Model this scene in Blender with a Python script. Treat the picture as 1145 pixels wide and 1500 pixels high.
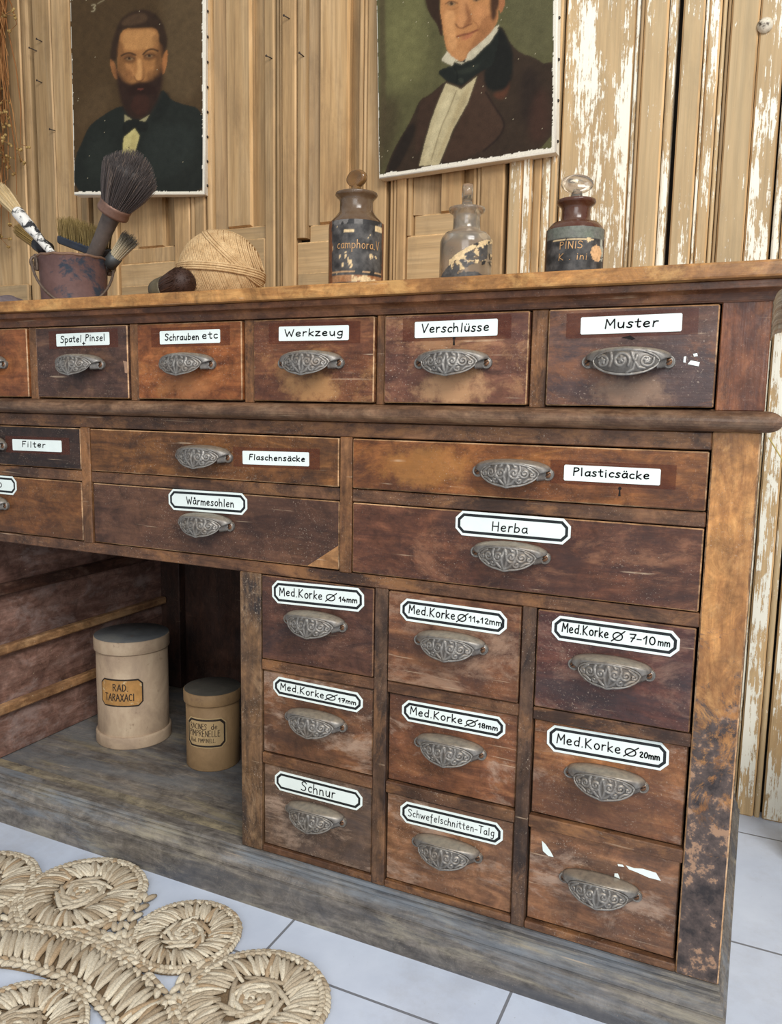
import bpy, bmesh, math, random
import numpy as np
from mathutils import Vector, Matrix, Quaternion
random.seed(7)
rng = np.random.default_rng(7)
SC = bpy.context.scene
for o in list(bpy.data.objects):
    bpy.data.objects.remove(o)
COL = SC.collection
PI = math.pi

def lin(c):
    return tuple(((v/255)/12.92 if v/255 <= .04045 else (((v/255)+.055)/1.055)**2.4) for v in c[:3])

# ------------------------------------------------------------------ camera
cam = bpy.data.cameras.new('camera')
camo = bpy.data.objects.new('camera', cam)
COL.objects.link(camo)
cam.sensor_fit = 'VERTICAL'
cam.sensor_height = 36.0
cam.sensor_width = 36.0
cam.lens = 1168.2/1500*36.0
cam.clip_start = .02
R_ = Vector((0.90608588, 0.42276436, 0.01669387))
U_ = Vector((-0.07143266, 0.11396881, 0.99091296))
F_ = Vector((-0.4170201, 0.89904472, -0.13346471))
mw = Matrix.Identity(4)
for i in range(3):
    mw[i][0] = R_[i]; mw[i][1] = U_[i]; mw[i][2] = -F_[i]
mw.translation = Vector((0, -.96, .758))
camo.matrix_world = mw
SC.camera = camo

# ------------------------------------------------------------------ light
SC.view_settings.view_transform = 'Standard'
SC.view_settings.look = 'None'
SC.view_settings.gamma = 1.0
SC.view_settings.use_curve_mapping = False
SC.view_settings.exposure = -0.08
world = bpy.data.worlds.new('world'); SC.world = world
world.use_nodes = True
bg = world.node_tree.nodes['Background']
bg.inputs[0].default_value = (.92, .955, 1.0, 1)
bg.inputs[1].default_value = .52

def area(name, loc, target, sx, sy, power, col):
    l = bpy.data.lights.new(name, 'AREA'); l.shape = 'RECTANGLE'
    l.size = sx; l.size_y = sy; l.energy = power; l.color = col
    o = bpy.data.objects.new(name, l); COL.objects.link(o)
    o.location = loc
    d = (Vector(target)-Vector(loc)).normalized()
    o.rotation_euler = d.to_track_quat('-Z', 'Y').to_euler()
    return o
area('window_light', (1.5, -1.9, 2.9), (-.5, .1, .55), 1.5, 1.3, 118, (1, .985, .95))
area('bay_fill_light', (.5, -3.0, 1.5), (-.9, .2, .4), 1.6, 1.4, 42, (.95, .98, 1))  # added fill lamp, set low in front to brighten the open bay

# ------------------------------------------------------------------ node helpers
class N:
    def __init__(s, name):
        s.m = bpy.data.materials.new(name); s.m.use_nodes = True
        s.t = s.m.node_tree
        s.b = s.t.nodes['Principled BSDF']
        s.out = s.t.nodes['Material Output']
        s.vec = None
    def new(s, typ, **kw):
        n = s.t.nodes.new(typ)
        for k, v in kw.items():
            setattr(n, k, v)
        return n
    def link(s, a, b):
        s.t.links.new(a, b)
    def coord(s, rand=True):
        if s.vec is not None:
            return s.vec
        tc = s.new('ShaderNodeTexCoord')
        v = tc.outputs['Object']
        if rand:
            oi = s.new('ShaderNodeObjectInfo')
            mu = s.new('ShaderNodeVectorMath', operation='SCALE')
            mu.inputs[0].default_value = (17.3, 31.7, 7.9)
            s.link(oi.outputs['Random'], mu.inputs['Scale'])
            ad = s.new('ShaderNodeVectorMath', operation='ADD')
            s.link(v, ad.inputs[0]); s.link(mu.outputs[0], ad.inputs[1])
            v = ad.outputs[0]
        s.vec = v
        return v
    def map(s, scale=(1, 1, 1), rot=(0, 0, 0), loc=(0, 0, 0)):
        mp = s.new('ShaderNodeMapping')
        mp.inputs['Scale'].default_value = scale
        mp.inputs['Rotation'].default_value = rot
        mp.inputs['Location'].default_value = loc
        s.link(s.coord(), mp.inputs['Vector'])
        return mp.outputs[0]
    def noise(s, vec, scale=5, detail=5, rough=.55, dist=0.):
        n = s.new('ShaderNodeTexNoise')
        n.inputs['Scale'].default_value = scale
        n.inputs['Detail'].default_value = detail
        n.inputs['Roughness'].default_value = rough
        n.inputs['Distortion'].default_value = dist
        s.link(vec, n.inputs['Vector'])
        return n.outputs[0]
    def ramp(s, fac, stops):
        r = s.new('ShaderNodeValToRGB')
        e = r.color_ramp.elements
        while len(e) < len(stops):
            e.new(.5)
        for el, (p, c) in zip(e, stops):
            el.position = p
            el.color = (c, c, c, 1) if not isinstance(c, tuple) else (*c, 1)
        s.link(fac, r.inputs[0])
        return r.outputs[0]
    def math(s, op, a, b=None, clamp=False):
        n = s.new('ShaderNodeMath', operation=op, use_clamp=clamp)
        for i, x in enumerate((a, b)):
            if x is None: continue
            if isinstance(x, (int, float)): n.inputs[i].default_value = x
            else: s.link(x, n.inputs[i])
        return n.outputs[0]
    def mix(s, fac, a, b):
        n = s.new('ShaderNodeMix', data_type='RGBA')
        for sock, x in ((n.inputs[0], fac), (n.inputs[6], a), (n.inputs[7], b)):
            if isinstance(x, (int, float)): sock.default_value = x
            elif isinstance(x, tuple): sock.default_value = (*x, 1)
            else: s.link(x, sock)
        return n.outputs[2]
    def attr(s, name):
        a = s.new('ShaderNodeAttribute'); a.attribute_name = name
        return a
    def bump(s, h, strength=.3, dist=.002):
        b = s.new('ShaderNodeBump')
        b.inputs['Strength'].default_value = strength
        b.inputs['Distance'].default_value = dist
        s.link(h, b.inputs['Height'])
        s.link(b.outputs[0], s.b.inputs['Normal'])
    def base(s, c):
        if isinstance(c, tuple): s.b.inputs['Base Color'].default_value = (*c, 1)
        else: s.link(c, s.b.inputs['Base Color'])
    def rough(s, r):
        if isinstance(r, (int, float)): s.b.inputs['Roughness'].default_value = r
        else: s.link(r, s.b.inputs['Roughness'])

MATS = {}
def wood(name, dark, mid, light, axis='x', stain=((30, 22, 20), .6), worn=((175, 120, 70), .5), dust=.5,
         scratch=.5, rough=.42, gs=1., patch=None, spec=.4, handwear=None, stretch=.5):
    """aged varnished wood: grain, soaked-in stains, worn patches, pale specks and scratches"""
    if name in MATS: return MATS[name]
    n = N(name)
    lo, hi = 2.4*gs, 10*gs
    sc = {'x': (lo, hi, hi), 'z': (hi, hi, lo), 'y': (hi, lo, hi)}[axis]
    g = n.noise(n.map(sc), 4.2, 10, .68, 1.3)
    fine = n.noise(n.map({'x': (6, 160, 160), 'z': (160, 160, 6), 'y': (160, 6, 160)}[axis]), 1.6, 4, .6)
    c = n.ramp(g, [(.30, lin(dark)), (.5, lin(mid)), (.72, lin(light))])
    fl = n.ramp(fine, [(.35, .72), (.65, 1.12)])
    mul = n.new('ShaderNodeMix', data_type='RGBA', blend_type='MULTIPLY')
    mul.inputs[0].default_value = .5
    n.link(c, mul.inputs[6]); n.link(fl, mul.inputs[7]); c = mul.outputs[2]
    mot = n.noise(n.map((1, 1, 1), loc=(9, 4, 6)), 34, 11, .76, .6)
    mul = n.new('ShaderNodeMix', data_type='RGBA', blend_type='MULTIPLY'); mul.inputs[0].default_value = 1.
    n.link(c, mul.inputs[6]); n.link(n.ramp(mot, [(.30, .42), (.5, 1.0), (.70, 1.62)]), mul.inputs[7]); c = mul.outputs[2]
    es = tuple(stretch if ax == axis else 1. for ax in 'xyz')
    if stain[1] > 0:
        s1 = n.noise(n.map(es), 9.5, 9, .68, .5)
        f = n.math('MULTIPLY', n.ramp(s1, [(.48, 0.), (.60, 1.)]), stain[1])
        c = n.mix(f, c, lin(stain[0]))
    if worn[1] > 0:
        s2 = n.noise(n.map(es, loc=(3, 5, 9)), 17, 11, .74, .4)
        f = n.math('MULTIPLY', n.ramp(s2, [(.52, 0.), (.63, 1.)]), worn[1])
        c = n.mix(f, c, lin(worn[0]))
    if handwear:
        gx, gz, gr, gc, ga = handwear                      # varnish rubbed away by hands under the pull
        tc = n.new('ShaderNodeTexCoord'); sp = n.new('ShaderNodeSeparateXYZ'); n.link(tc.outputs['Object'], sp.inputs[0])
        dx = n.math('MULTIPLY', n.math('SUBTRACT', sp.outputs['X'], gx), 1/gr)
        dz = n.math('MULTIPLY', n.math('SUBTRACT', sp.outputs['Z'], gz), 2.1/gr)
        dd = n.math('ADD', n.math('MULTIPLY', dx, dx), n.math('MULTIPLY', dz, dz))
        dd = n.math('SUBTRACT', n.math('SUBTRACT', 1.15, dd), n.math('MULTIPLY', n.math('SUBTRACT', n.noise(n.map((1, 1, 1), loc=(2, 8, 1)), 42, 9, .74), .5), 3.2))
        c = n.mix(n.math('MULTIPLY', n.ramp(dd, [(.25, 0.), (1., 1.)]), ga), c, lin(gc))
    if patch:
        pc, lo_, hi_, amt = patch
        s5 = n.noise(n.map(es, loc=(13, 2, 4)), 7., 10, .72, .4)
        f = n.math('MULTIPLY', n.ramp(s5, [(lo_, 0.), (hi_, 1.)]), amt)
        c = n.mix(f, c, lin(pc))
    if dust > 0:
        s3 = n.noise(n.map((1, 1, 1)), 430, 4, .7)
        s4 = n.noise(n.map((1, 1, 1), loc=(7, 1, 2)), 11, 6, .7)
        f = n.math('MULTIPLY', n.ramp(s3, [(.60, 0.), (.68, 1.)]), n.ramp(s4, [(.44, 0.), (.62, 1.)]))
        c = n.mix(n.math('MULTIPLY', f, dust), c, lin((196, 176, 156)))
    if scratch > 0:
        for rot, loc in (((.3, .5, .2), (0, 0, 0)), ((.1, -.75, .4), (4, 4, 1))):
            s6 = n.noise(n.map((5, 150, 150), rot=rot, loc=loc), 1.2, 2, .5)
            s7 = n.noise(n.map((1, 1, 1), loc=loc), 18, 3, .5)
            f = n.math('MULTIPLY', n.ramp(s6, [(.70, 0.), (.75, 1.)]), n.ramp(s7, [(.50, 0.), (.60, 1.)]))
            c = n.mix(n.math('MULTIPLY', f, scratch), c, lin((206, 180, 150)))
    n.base(c)
    r = n.ramp(n.noise(n.map((1, 1, 1)), 20, 6, .7), [(.35, max(.1, rough-.12)), (.7, min(1, rough+.22))])
    n.rough(r)
    n.b.inputs['Specular IOR Level'].default_value = spec
    n.bump(n.math('ADD', fine, n.noise(n.map((1, 1, 1)), 70, 4, .6)), .22, .0016)
    MATS[name] = n.m
    return n.m

def plain(name, col, rough=.6, metal=0., var=.25, scale=60, bump=.15, spec=.4, second=None):
    if name in MATS: return MATS[name]
    n = N(name)
    x = n.noise(n.map((1, 1, 1)), scale, 7, .65)
    d = tuple(v*(1-var) for v in lin(col)); l = tuple(min(1, v*(1+var)) for v in lin(col))
    c = n.ramp(x, [(.32, d), (.68, l)])
    if second:
        y = n.noise(n.map((1, 1, 1), loc=(5, 3, 1)), second[1], 8, .7, .3)
        c = n.mix(n.ramp(y, [(second[2], 0.), (second[2]+.07, 1.)]), c, lin(second[0]))
    n.base(c); n.rough(rough)
    n.b.inputs['Metallic'].default_value = metal
    n.b.inputs['Specular IOR Level'].default_value = spec
    if bump: n.bump(x, bump, .001)
    MATS[name] = n.m
    return n.m

def vcol(name, rough=.6, bump=0., bscale=300, spec=.3, mult=None):
    if name in MATS: return MATS[name]
    n = N(name)
    a = n.attr('Col')
    c = a.outputs['Color']
    x = n.noise(n.map((1, 1, 1)), bscale, 5, .65)
    m2 = n.new('ShaderNodeMix', data_type='RGBA', blend_type='MULTIPLY')
    m2.inputs[0].default_value = 1
    n.link(c, m2.inputs[6]); n.link(n.ramp(x, [(.3, mult or .82), (.7, 1.1)]), m2.inputs[7])
    n.base(m2.outputs[2]); n.rough(rough)
    n.b.inputs['Specular IOR Level'].default_value = spec
    if bump: n.bump(x, bump, .001)
    MATS[name] = n.m
    return n.m

# ------------------------------------------------------------------ mesh helpers
class MB:
    def __init__(s):
        s.v = []; s.f = []; s.mi = []; s.c = []; s.sm = []
    def add(s, verts, faces, mi=0, col=(1, 1, 1), smooth=False):
        k = len(s.v)
        s.v += [tuple(p) for p in verts]
        s.f += [tuple(i+k for i in f) for f in faces]
        if isinstance(mi, int): s.mi += [mi]*len(faces)
        else: s.mi += list(mi)
        s.sm += [smooth]*len(faces)
        if isinstance(col, list): s.c += col
        else: s.c += [col]*len(verts)
        return s
    def box(s, x0, x1, y0, y1, z0, z1, mi=0, bev=0., edge=None, seg=1, col=(1, 1, 1)):
        if bev <= 0:
            v = [(x0, y0, z0), (x1, y0, z0), (x1, y1, z0), (x0, y1, z0), (x0, y0, z1), (x1, y0, z1), (x1, y1, z1), (x0, y1, z1)]
            f = [(3, 2, 1, 0), (4, 5, 6, 7), (0, 1, 5, 4), (1, 2, 6, 5), (2, 3, 7, 6), (3, 0, 4, 7)]
            return s.add(v, f, mi, col)
        bm = bmesh.new()
        bmesh.ops.create_cube(bm, size=1)
        for v in bm.verts:
            v.co = Vector(((x0+x1)/2+v.co.x*(x1-x0), (y0+y1)/2+v.co.y*(y1-y0), (z0+z1)/2+v.co.z*(z1-z0)))
        r = bmesh.ops.bevel(bm, geom=list(bm.edges), offset=bev, segments=seg, profile=.6, affect='EDGES', clamp_overlap=True)
        es = set(r['faces'])
        bm.verts.index_update()
        mis = [(edge if (edge is not None and f in es) else mi) for f in bm.faces]
        s.add([v.co[:] for v in bm.verts], [tuple(v.index for v in f.verts) for f in bm.faces], mis, col)
        bm.free()
        return s
    def tube(s, pts, rad, n=8, mi=0, col=(1, 1, 1), caps=True, flat=None):
        P = [Vector(p) for p in pts]
        m = len(P)
        if not hasattr(rad, '__len__'): rad = [rad]*m
        up = None; V = []
        for i in range(m):
            t = (P[min(i+1, m-1)]-P[max(i-1, 0)])
            t = t.normalized() if t.length > 1e-9 else Vector((0, 0, 1))
            if up is None:
                up = Vector((0, 0, 1)) if abs(t.z) < .9 else Vector((1, 0, 0))
            a = t.cross(up)
            if a.length < 1e-6: a = t.cross(Vector((0, 1, 0)))
            a.normalize(); b = a.cross(t).normalized(); up = b
            for k in range(n):
                th = 2*PI*k/n
                V.append(P[i]+rad[i]*(a*math.cos(th)+b*math.sin(th)*(flat or 1)))
        Fc = []
        for i in range(m-1):
            for k in range(n):
                Fc.append((i*n+k, i*n+(k+1) % n, (i+1)*n+(k+1) % n, (i+1)*n+k))
        if caps:
            Fc.append(tuple(range(n-1, -1, -1))); Fc.append(tuple((m-1)*n+k for k in range(n)))
        return s.add(V, Fc, mi, col, True)
    def lathe(s, prof, n=40, mi=0, c=(0, 0), col=(1, 1, 1), smooth=True):
        V = []; Fc = []
        for r, z in prof:
            for k in range(n):
                a = 2*PI*k/n
                V.append((c[0]+r*math.cos(a), c[1]+r*math.sin(a), z))
        for i in range(len(prof)-1):
            for k in range(n):
                Fc.append((i*n+k, i*n+(k+1) % n, (i+1)*n+(k+1) % n, (i+1)*n+k))
        if prof[0][0] > 1e-6: Fc.append(tuple(range(n-1, -1, -1)))
        if prof[-1][0] > 1e-6: Fc.append(tuple((len(prof)-1)*n+k for k in range(n)))
        return s.add(V, Fc, mi, col, smooth)
    def ball(s, c, r, n=10, m=7, mi=0, col=(1, 1, 1), M=None):
        if not hasattr(r, '__len__'): r = (r, r, r)
        V = []; Fc = []
        for i in range(m+1):
            t = PI*i/m
            for k in range(n):
                a = 2*PI*k/n
                p = Vector((r[0]*math.sin(t)*math.cos(a), r[1]*math.sin(t)*math.sin(a), r[2]*math.cos(t)))
                if M is not None: p = M @ p
                V.append(p+Vector(c))
        for i in range(m):
            for k in range(n):
                Fc.append((i*n+k, (i+1)*n+k, (i+1)*n+(k+1) % n, i*n+(k+1) % n))
        return s.add(V, Fc, mi, col, True)
    def grid(s, P, mi=0, col=(1, 1, 1), smooth=True, keep=None, flip=False):
        h = len(P); w = len(P[0])
        V = [p for row in P for p in row]
        Fc = []
        for i in range(h-1):
            for j in range(w-1):
                if keep is not None and not keep(i, j): continue
                q = (i*w+j, i*w+j+1, (i+1)*w+j+1, (i+1)*w+j)
                Fc.append(q[::-1] if flip else q)
        return s.add(V, Fc, mi, col, smooth)
    def poly(s, pts, mi=0, col=(1, 1, 1)):
        return s.add(pts, [tuple(range(len(pts)))], mi, col)
    def extrude(s, pts, d, mi=0, col=(1, 1, 1)):
        """closed outline pts (3D) pushed along vector d"""
        n = len(pts); q = [tuple(Vector(p)+Vector(d)) for p in pts]
        Fc = [tuple(range(n-1, -1, -1)), tuple(range(n, 2*n))]+[(i, (i+1) % n, n+(i+1) % n, n+i) for i in range(n)]
        return s.add(list(pts)+q, Fc, mi, col)

ORG = {}
def link(name, parent=None, data=None, org=None):
    o = bpy.data.objects.new(name, data); COL.objects.link(o)
    org = Vector(org if org is not None else (0, 0, 0))
    ORG[o.name] = org
    if parent is not None:
        o.parent = parent
        o.location = org-ORG[parent.name]
    else:
        o.location = org
    return o
def obj(name, mb, mats, parent=None, org=None, fix=True):
    """ONE mesh object; org = world origin (defaults to the middle of the shape)"""
    V = np.array([tuple(p) for p in mb.v], float)
    if org is None:
        org = (V.min(0)+V.max(0))/2
    me = bpy.data.meshes.new(name)
    me.from_pydata((V-np.array(org)).tolist(), [], mb.f)
    if not isinstance(mats, (list, tuple)): mats = [mats]
    for m in mats: me.materials.append(m)
    me.polygons.foreach_set('material_index', mb.mi)
    me.polygons.foreach_set('use_smooth', mb.sm)
    if any(c != (1, 1, 1) for c in mb.c):
        a = me.color_attributes.new('Col', 'FLOAT_COLOR', 'POINT')
        flat = np.ones((len(V), 4), np.float32); flat[:, :3] = np.array(mb.c, np.float32)
        a.data.foreach_set('color', flat.ravel())
    if fix:
        bm = bmesh.new(); bm.from_mesh(me)
        bmesh.ops.recalc_face_normals(bm, faces=bm.faces)
        bm.to_mesh(me); bm.free()
    me.update()
    return link(name, parent, me, org)
def thing(name, label, cat, org, group=None):
    o = link(name, None, None, org)
    o.empty_display_size = .05
    o['label'] = label; o['category'] = cat
    if group: o['group'] = group
    return o
def tag(o, label, cat, group=None):
    o['label'] = label; o['category'] = cat
    if group: o['group'] = group
    return o
def struct(o):
    o['kind'] = 'structure'
    return o

# ------------------------------------------------------------------ stroke lettering
def _ell(cx, cy, rx, ry, n=14):
    return [(cx+rx*math.sin(2*PI*i/n), cy+ry*math.cos(2*PI*i/n)) for i in range(n+1)]
_A = [(4.3, 5), (2.5, 6.1), (.6, 4.4), (.5, 1.5), (1.9, 0), (3.6, .9), (4.4, 3.2)]
_A2 = [(4.4, 6), (4.4, 1.2), (5, .2)]
_U = [(.5, 6), (.6, 1.5), (2, 0), (4, 1.2), (4.3, 6)]
GL = {
 'S': (6, [[(5.8, 8.4), (4.4, 10), (2, 10), (.8, 8.4), (1.5, 6.4), (4, 5.2), (5.4, 3.5), (4.6, 1), (2.5, 0), (.3, 1)]]),
 'p': (5, [[(.5, 6), (.5, -4)], [(.5, 5), (2.5, 6.2), (4.5, 5), (4.5, 1.5), (2.5, 0), (.5, 1)]]),
 'a': (5, [_A, _A2]), 'ä': (5, [_A, _A2, [(1.6, 8.2), (1.7, 8.6)], [(3.5, 8.2), (3.6, 8.6)]]),
 'å': (5, [_A, _A2, _ell(2.6, 8.4, .8, .8, 8)]),
 't': (4, [[(1.8, 9), (1.8, 1), (2.8, 0), (3.8, .6)], [(0, 6), (3.8, 6.3)]]),
 'e': (5, [[(.6, 3), (4.5, 3.5), (4, 5.6), (2.4, 6.2), (.7, 4.5), (.5, 1.8), (2, 0), (4.4, .9)]]),
 'l': (2, [[(1, 10), (1, 0)]]),
 '+': (4, [[(2, 4), (2, -.5)], [(0, 1.8), (4, 1.8)]]),
 'P': (5, [[(.5, 0), (.5, 10)], [(.5, 9.6), (3, 10.2), (5, 8.4), (4, 6), (.5, 5)]]),
 'i': (2, [[(1, 6), (1, 0)], [(1, 8.4), (1.1, 8.8)]]),
 'n': (5, [[(.5, 6), (.5, 0)], [(.5, 4), (2, 6), (3.8, 5.5), (4.3, 0)]]),
 's': (4, [[(3.8, 5.4), (2, 6.2), (.6, 5), (1.6, 3.4), (3.4, 2.4), (3.4, .6), (1.6, -.1), (0, .8)]]),
 'c': (4, [[(4, 5.2), (2.4, 6.1), (.6, 4.6), (.4, 1.6), (2, 0), (4, .9)]]),
 'h': (5, [[(.5, 10), (.5, 0)], [(.5, 4), (2.2, 6), (4, 5.2), (4.3, 0)]]),
 'r': (3.6, [[(.5, 6), (.5, 0)], [(.5, 3.8), (1.8, 5.9), (3.4, 5.8)]]),
 'u': (5, [_U, [(4.3, 6), (4.4, 0)]]), 'ü': (5, [_U, [(4.3, 6), (4.4, 0)], [(1.5, 8.2), (1.6, 8.6)], [(3.5, 8.2), (3.6, 8.6)]]),
 'b': (5, [[(.5, 10), (.5, 0)], [(.5, 4.5), (2.6, 6), (4.5, 4.4), (4.3, 1.4), (2.4, 0), (.5, 1)]]),
 'W': (8, [[(0, 10), (2, 0), (4, 7), (6, 0), (8, 10)]]),
 'k': (4.6, [[(.5, 10), (.5, 0)], [(4, 6), (.6, 3), (4.4, 0)]]),
 'z': (4.4, [[(.3, 6), (4, 6), (.2, 0), (4.3, 0)]]),
 'g': (5, [[(4.3, 5), (2.5, 6), (.5, 4.4), (.6, 1.5), (2.4, .2), (4.3, 1.6)], [(4.3, 6), (4.3, -2.5), (2.6, -3.9), (.5, -3)]]),
 'V': (6, [[(0, 10), (2.6, 0), (5.8, 10.2)]]),
 'M': (7, [[(.3, 0), (.8, 10), (3.4, 3.5), (6.2, 10), (6.7, 0)]]),
 'F': (5, [[(.6, 0), (.8, 10), (5, 10)], [(.7, 5.4), (4, 5.6)]]),
 'o': (5, [_ell(2.5, 3, 2.1, 3)]),
 'H': (6, [[(.5, 10), (.5, 0)], [(5.4, 10), (5.4, 0)], [(.5, 5), (5.4, 5.2)]]),
 'd': (5, [[(4.3, 5), (2.5, 6), (.5, 4.4), (.6, 1.4), (2.4, 0), (4.3, 1.4)], [(4.4, 10), (4.4, 0)]]),
 '.': (2, [[(.8, 0), (1, .35)]]),
 'K': (6, [[(.5, 10), (.5, 0)], [(5, 10), (.6, 4.6), (5.4, 0)]]),
 'm': (7, [[(.4, 6), (.4, 0)], [(.4, 4.2), (1.8, 6), (3.3, 5), (3.4, 0)], [(3.4, 4.2), (5, 6), (6.4, 5), (6.5, 0)]]),
 'Ø': (7, [_ell(3.3, 4.3, 2.9, 4.2), [(-.4, -1.2), (7.5, 10.5)]]),
 '0': (5, [_ell(2.5, 4.2, 2.2, 4.2)]), '1': (3.4, [[(0, 5.5), (2.3, 8.6), (2.3, 0)]]),
 '2': (5, [[(.4, 6.5), (2, 8.5), (4.2, 7.2), (3.6, 4.6), (.3, 0), (5, 0)]]),
 '4': (5, [[(2.6, 8.5), (.2, 3), (5, 3)], [(3.8, 5), (3.8, 0)]]),
 '7': (5, [[(0, 8), (5, 8.4), (2, 0)], [(1.2, 4), (4.4, 4.3)]]),
 '8': (5, [_ell(2.5, 6.4, 1.7, 2), _ell(2.5, 2.2, 2.1, 2.2)]),
 '-': (4, [[(0, 3.5), (3.6, 3.6)]]), ' ': (3, []),
 'T': (6, [[(0, 10), (6, 10)], [(3, 10), (3, 0)]]),
 'f': (4, [[(3.8, 9.4), (2.6, 10), (1.7, 8.6), (1.5, -3)], [(0, 6), (3.6, 6.2)]]),
 'w': (7, [[(0, 6), (1.8, 0), (3.4, 5), (5, 0), (6.8, 6)]]),
 'R': (6, [[(.5, 0), (.5, 10)], [(.5, 9.6), (3, 10.2), (5, 8.4), (4, 6), (.5, 5)], [(2.4, 5.4), (5.6, 0)]]),
 'A': (7, [[(0, 0), (3.4, 10), (6.8, 0)], [(1.3, 3.6), (5.5, 3.6)]]),
 'D': (6, [[(.5, 0), (.5, 10)], [(.5, 10), (3, 9.8), (5.4, 7.4), (5.4, 2.6), (3, .2), (.5, 0)]]),
 'X': (6, [[(.2, 0), (5.6, 10)], [(.2, 10), (5.6, 0)]]),
 'C': (6, [[(5.6, 8.6), (3.4, 10), (1, 8.6), (.3, 5), (1, 1.4), (3.4, 0), (5.6, 1.4)]]),
 'I': (2, [[(1, 0), (1, 10)]]), 'N': (6, [[(.5, 0), (.5, 10), (5.4, 0), (5.4, 10)]]),
 'E': (5, [[(4.8, 10), (.5, 10), (.5, 0), (5, 0)], [(.5, 5.2), (4.2, 5.2)]]),
 'L': (5, [[(.5, 10), (.5, 0), (4.8, 0)]]),
}
ANG = set('WVMzkKFHNXATLEw4714+-I')
def chaikin(p, it=2):
    for _ in range(it):
        q = [p[0]]
        for a, b in zip(p[:-1], p[1:]):
            q.append((.75*a[0]+.25*b[0], .75*a[1]+.25*b[1])); q.append((.25*a[0]+.75*b[0], .25*a[1]+.75*b[1]))
        q.append(p[-1]); p = q
    return p
def lettering(mb, text, x0, x1, base, cap, pen, place, mi, jit=.35, col=(1, 1, 1), seed=1):
    """handwritten strokes fitted between x0 and x1; place(x, y) turns label coordinates into a point"""
    r = random.Random(seed+len(text)*13)
    adv = sum(GL[c][0]+1.5 for c in text)-1.5
    sx = (x1-x0)/adv; sy = cap/10.
    cx = 0.
    for ch in text:
        w, strokes = GL[ch]
        dy = r.uniform(-jit, jit); sl = r.uniform(-.02, .08)
        for st in strokes:
            p = st if (ch in ANG or len(st) < 4) else chaikin(st)
            q = [(x0+(cx+x+sl*y)*sx, base+(y+dy)*sy) for x, y in p]
            k = 6
            for i, a in enumerate(q):
                ring = [place(a[0]+pen/2*math.cos(2*PI*j/k), a[1]+pen/2*math.sin(2*PI*j/k)) for j in range(k)]
                mb.poly(ring, mi, col)
                if i+1 < len(q):
                    b = q[i+1]; d = math.hypot(b[0]-a[0], b[1]-a[1])
                    if d < 1e-7: continue
                    nx, ny = -(b[1]-a[1])/d*pen/2, (b[0]-a[0])/d*pen/2
                    mb.poly([place(a[0]-nx, a[1]-ny), place(b[0]-nx, b[1]-ny), place(b[0]+nx, b[1]+ny), place(a[0]+nx, a[1]+ny)], mi, col)
        cx += w+1.5

# ================================================================== SETTING
# floor: 33 cm pale tiles
def floor_mat():
    n = N('pale_floor_tile')
    v = n.coord(False)
    br = n.new('ShaderNodeTexBrick')
    br.offset = 0; br.squash = 1
    mp = n.new('ShaderNodeMapping'); mp.inputs['Location'].default_value = (.579, .122, 0)
    n.link(v, mp.inputs[0]); n.link(mp.outputs[0], br.inputs['Vector'])
    br.inputs['Scale'].default_value = 1
    br.inputs['Brick Width'].default_value = .3315; br.inputs['Row Height'].default_value = .332
    br.inputs['Mortar Size'].default_value = .0022; br.inputs['Mortar Smooth'].default_value = .3
    a = n.noise(n.map((1, 1, 1)), 5, 8, .65); b = n.noise(n.map((1, 1, 1)), 140, 3, .6)
    c = n.ramp(a, [(.3, lin((186, 195, 212))), (.7, lin((210, 218, 232)))])
    spots = n.ramp(b, [(.70, 0.), (.76, 1.)])
    c = n.mix(n.math('MULTIPLY', spots, .35), c, lin((120, 116, 116)))
    sm = n.ramp(n.noise(n.map((1, 1, 1), loc=(4, 9, 1)), 2.6, 9, .75), [(.52, 0.), (.75, .6)])
    c = n.mix(sm, c, lin((160, 158, 160)))
    c = n.mix(br.outputs['Fac'], c, lin((120, 122, 128)))
    n.base(c)
    n.rough(n.ramp(a, [(.3, .32), (.7, .55)]))
    h = n.math('SUBTRACT', 1.0, br.outputs['Fac'])
    n.bump(h, .5, .002)
    return n.m
mb = MB(); mb.box(-3.2, 1.6, -2.2, .70, -.04, 0)
struct(obj('floor', mb, floor_mat(), org=(0, 0, 0)))

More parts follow.
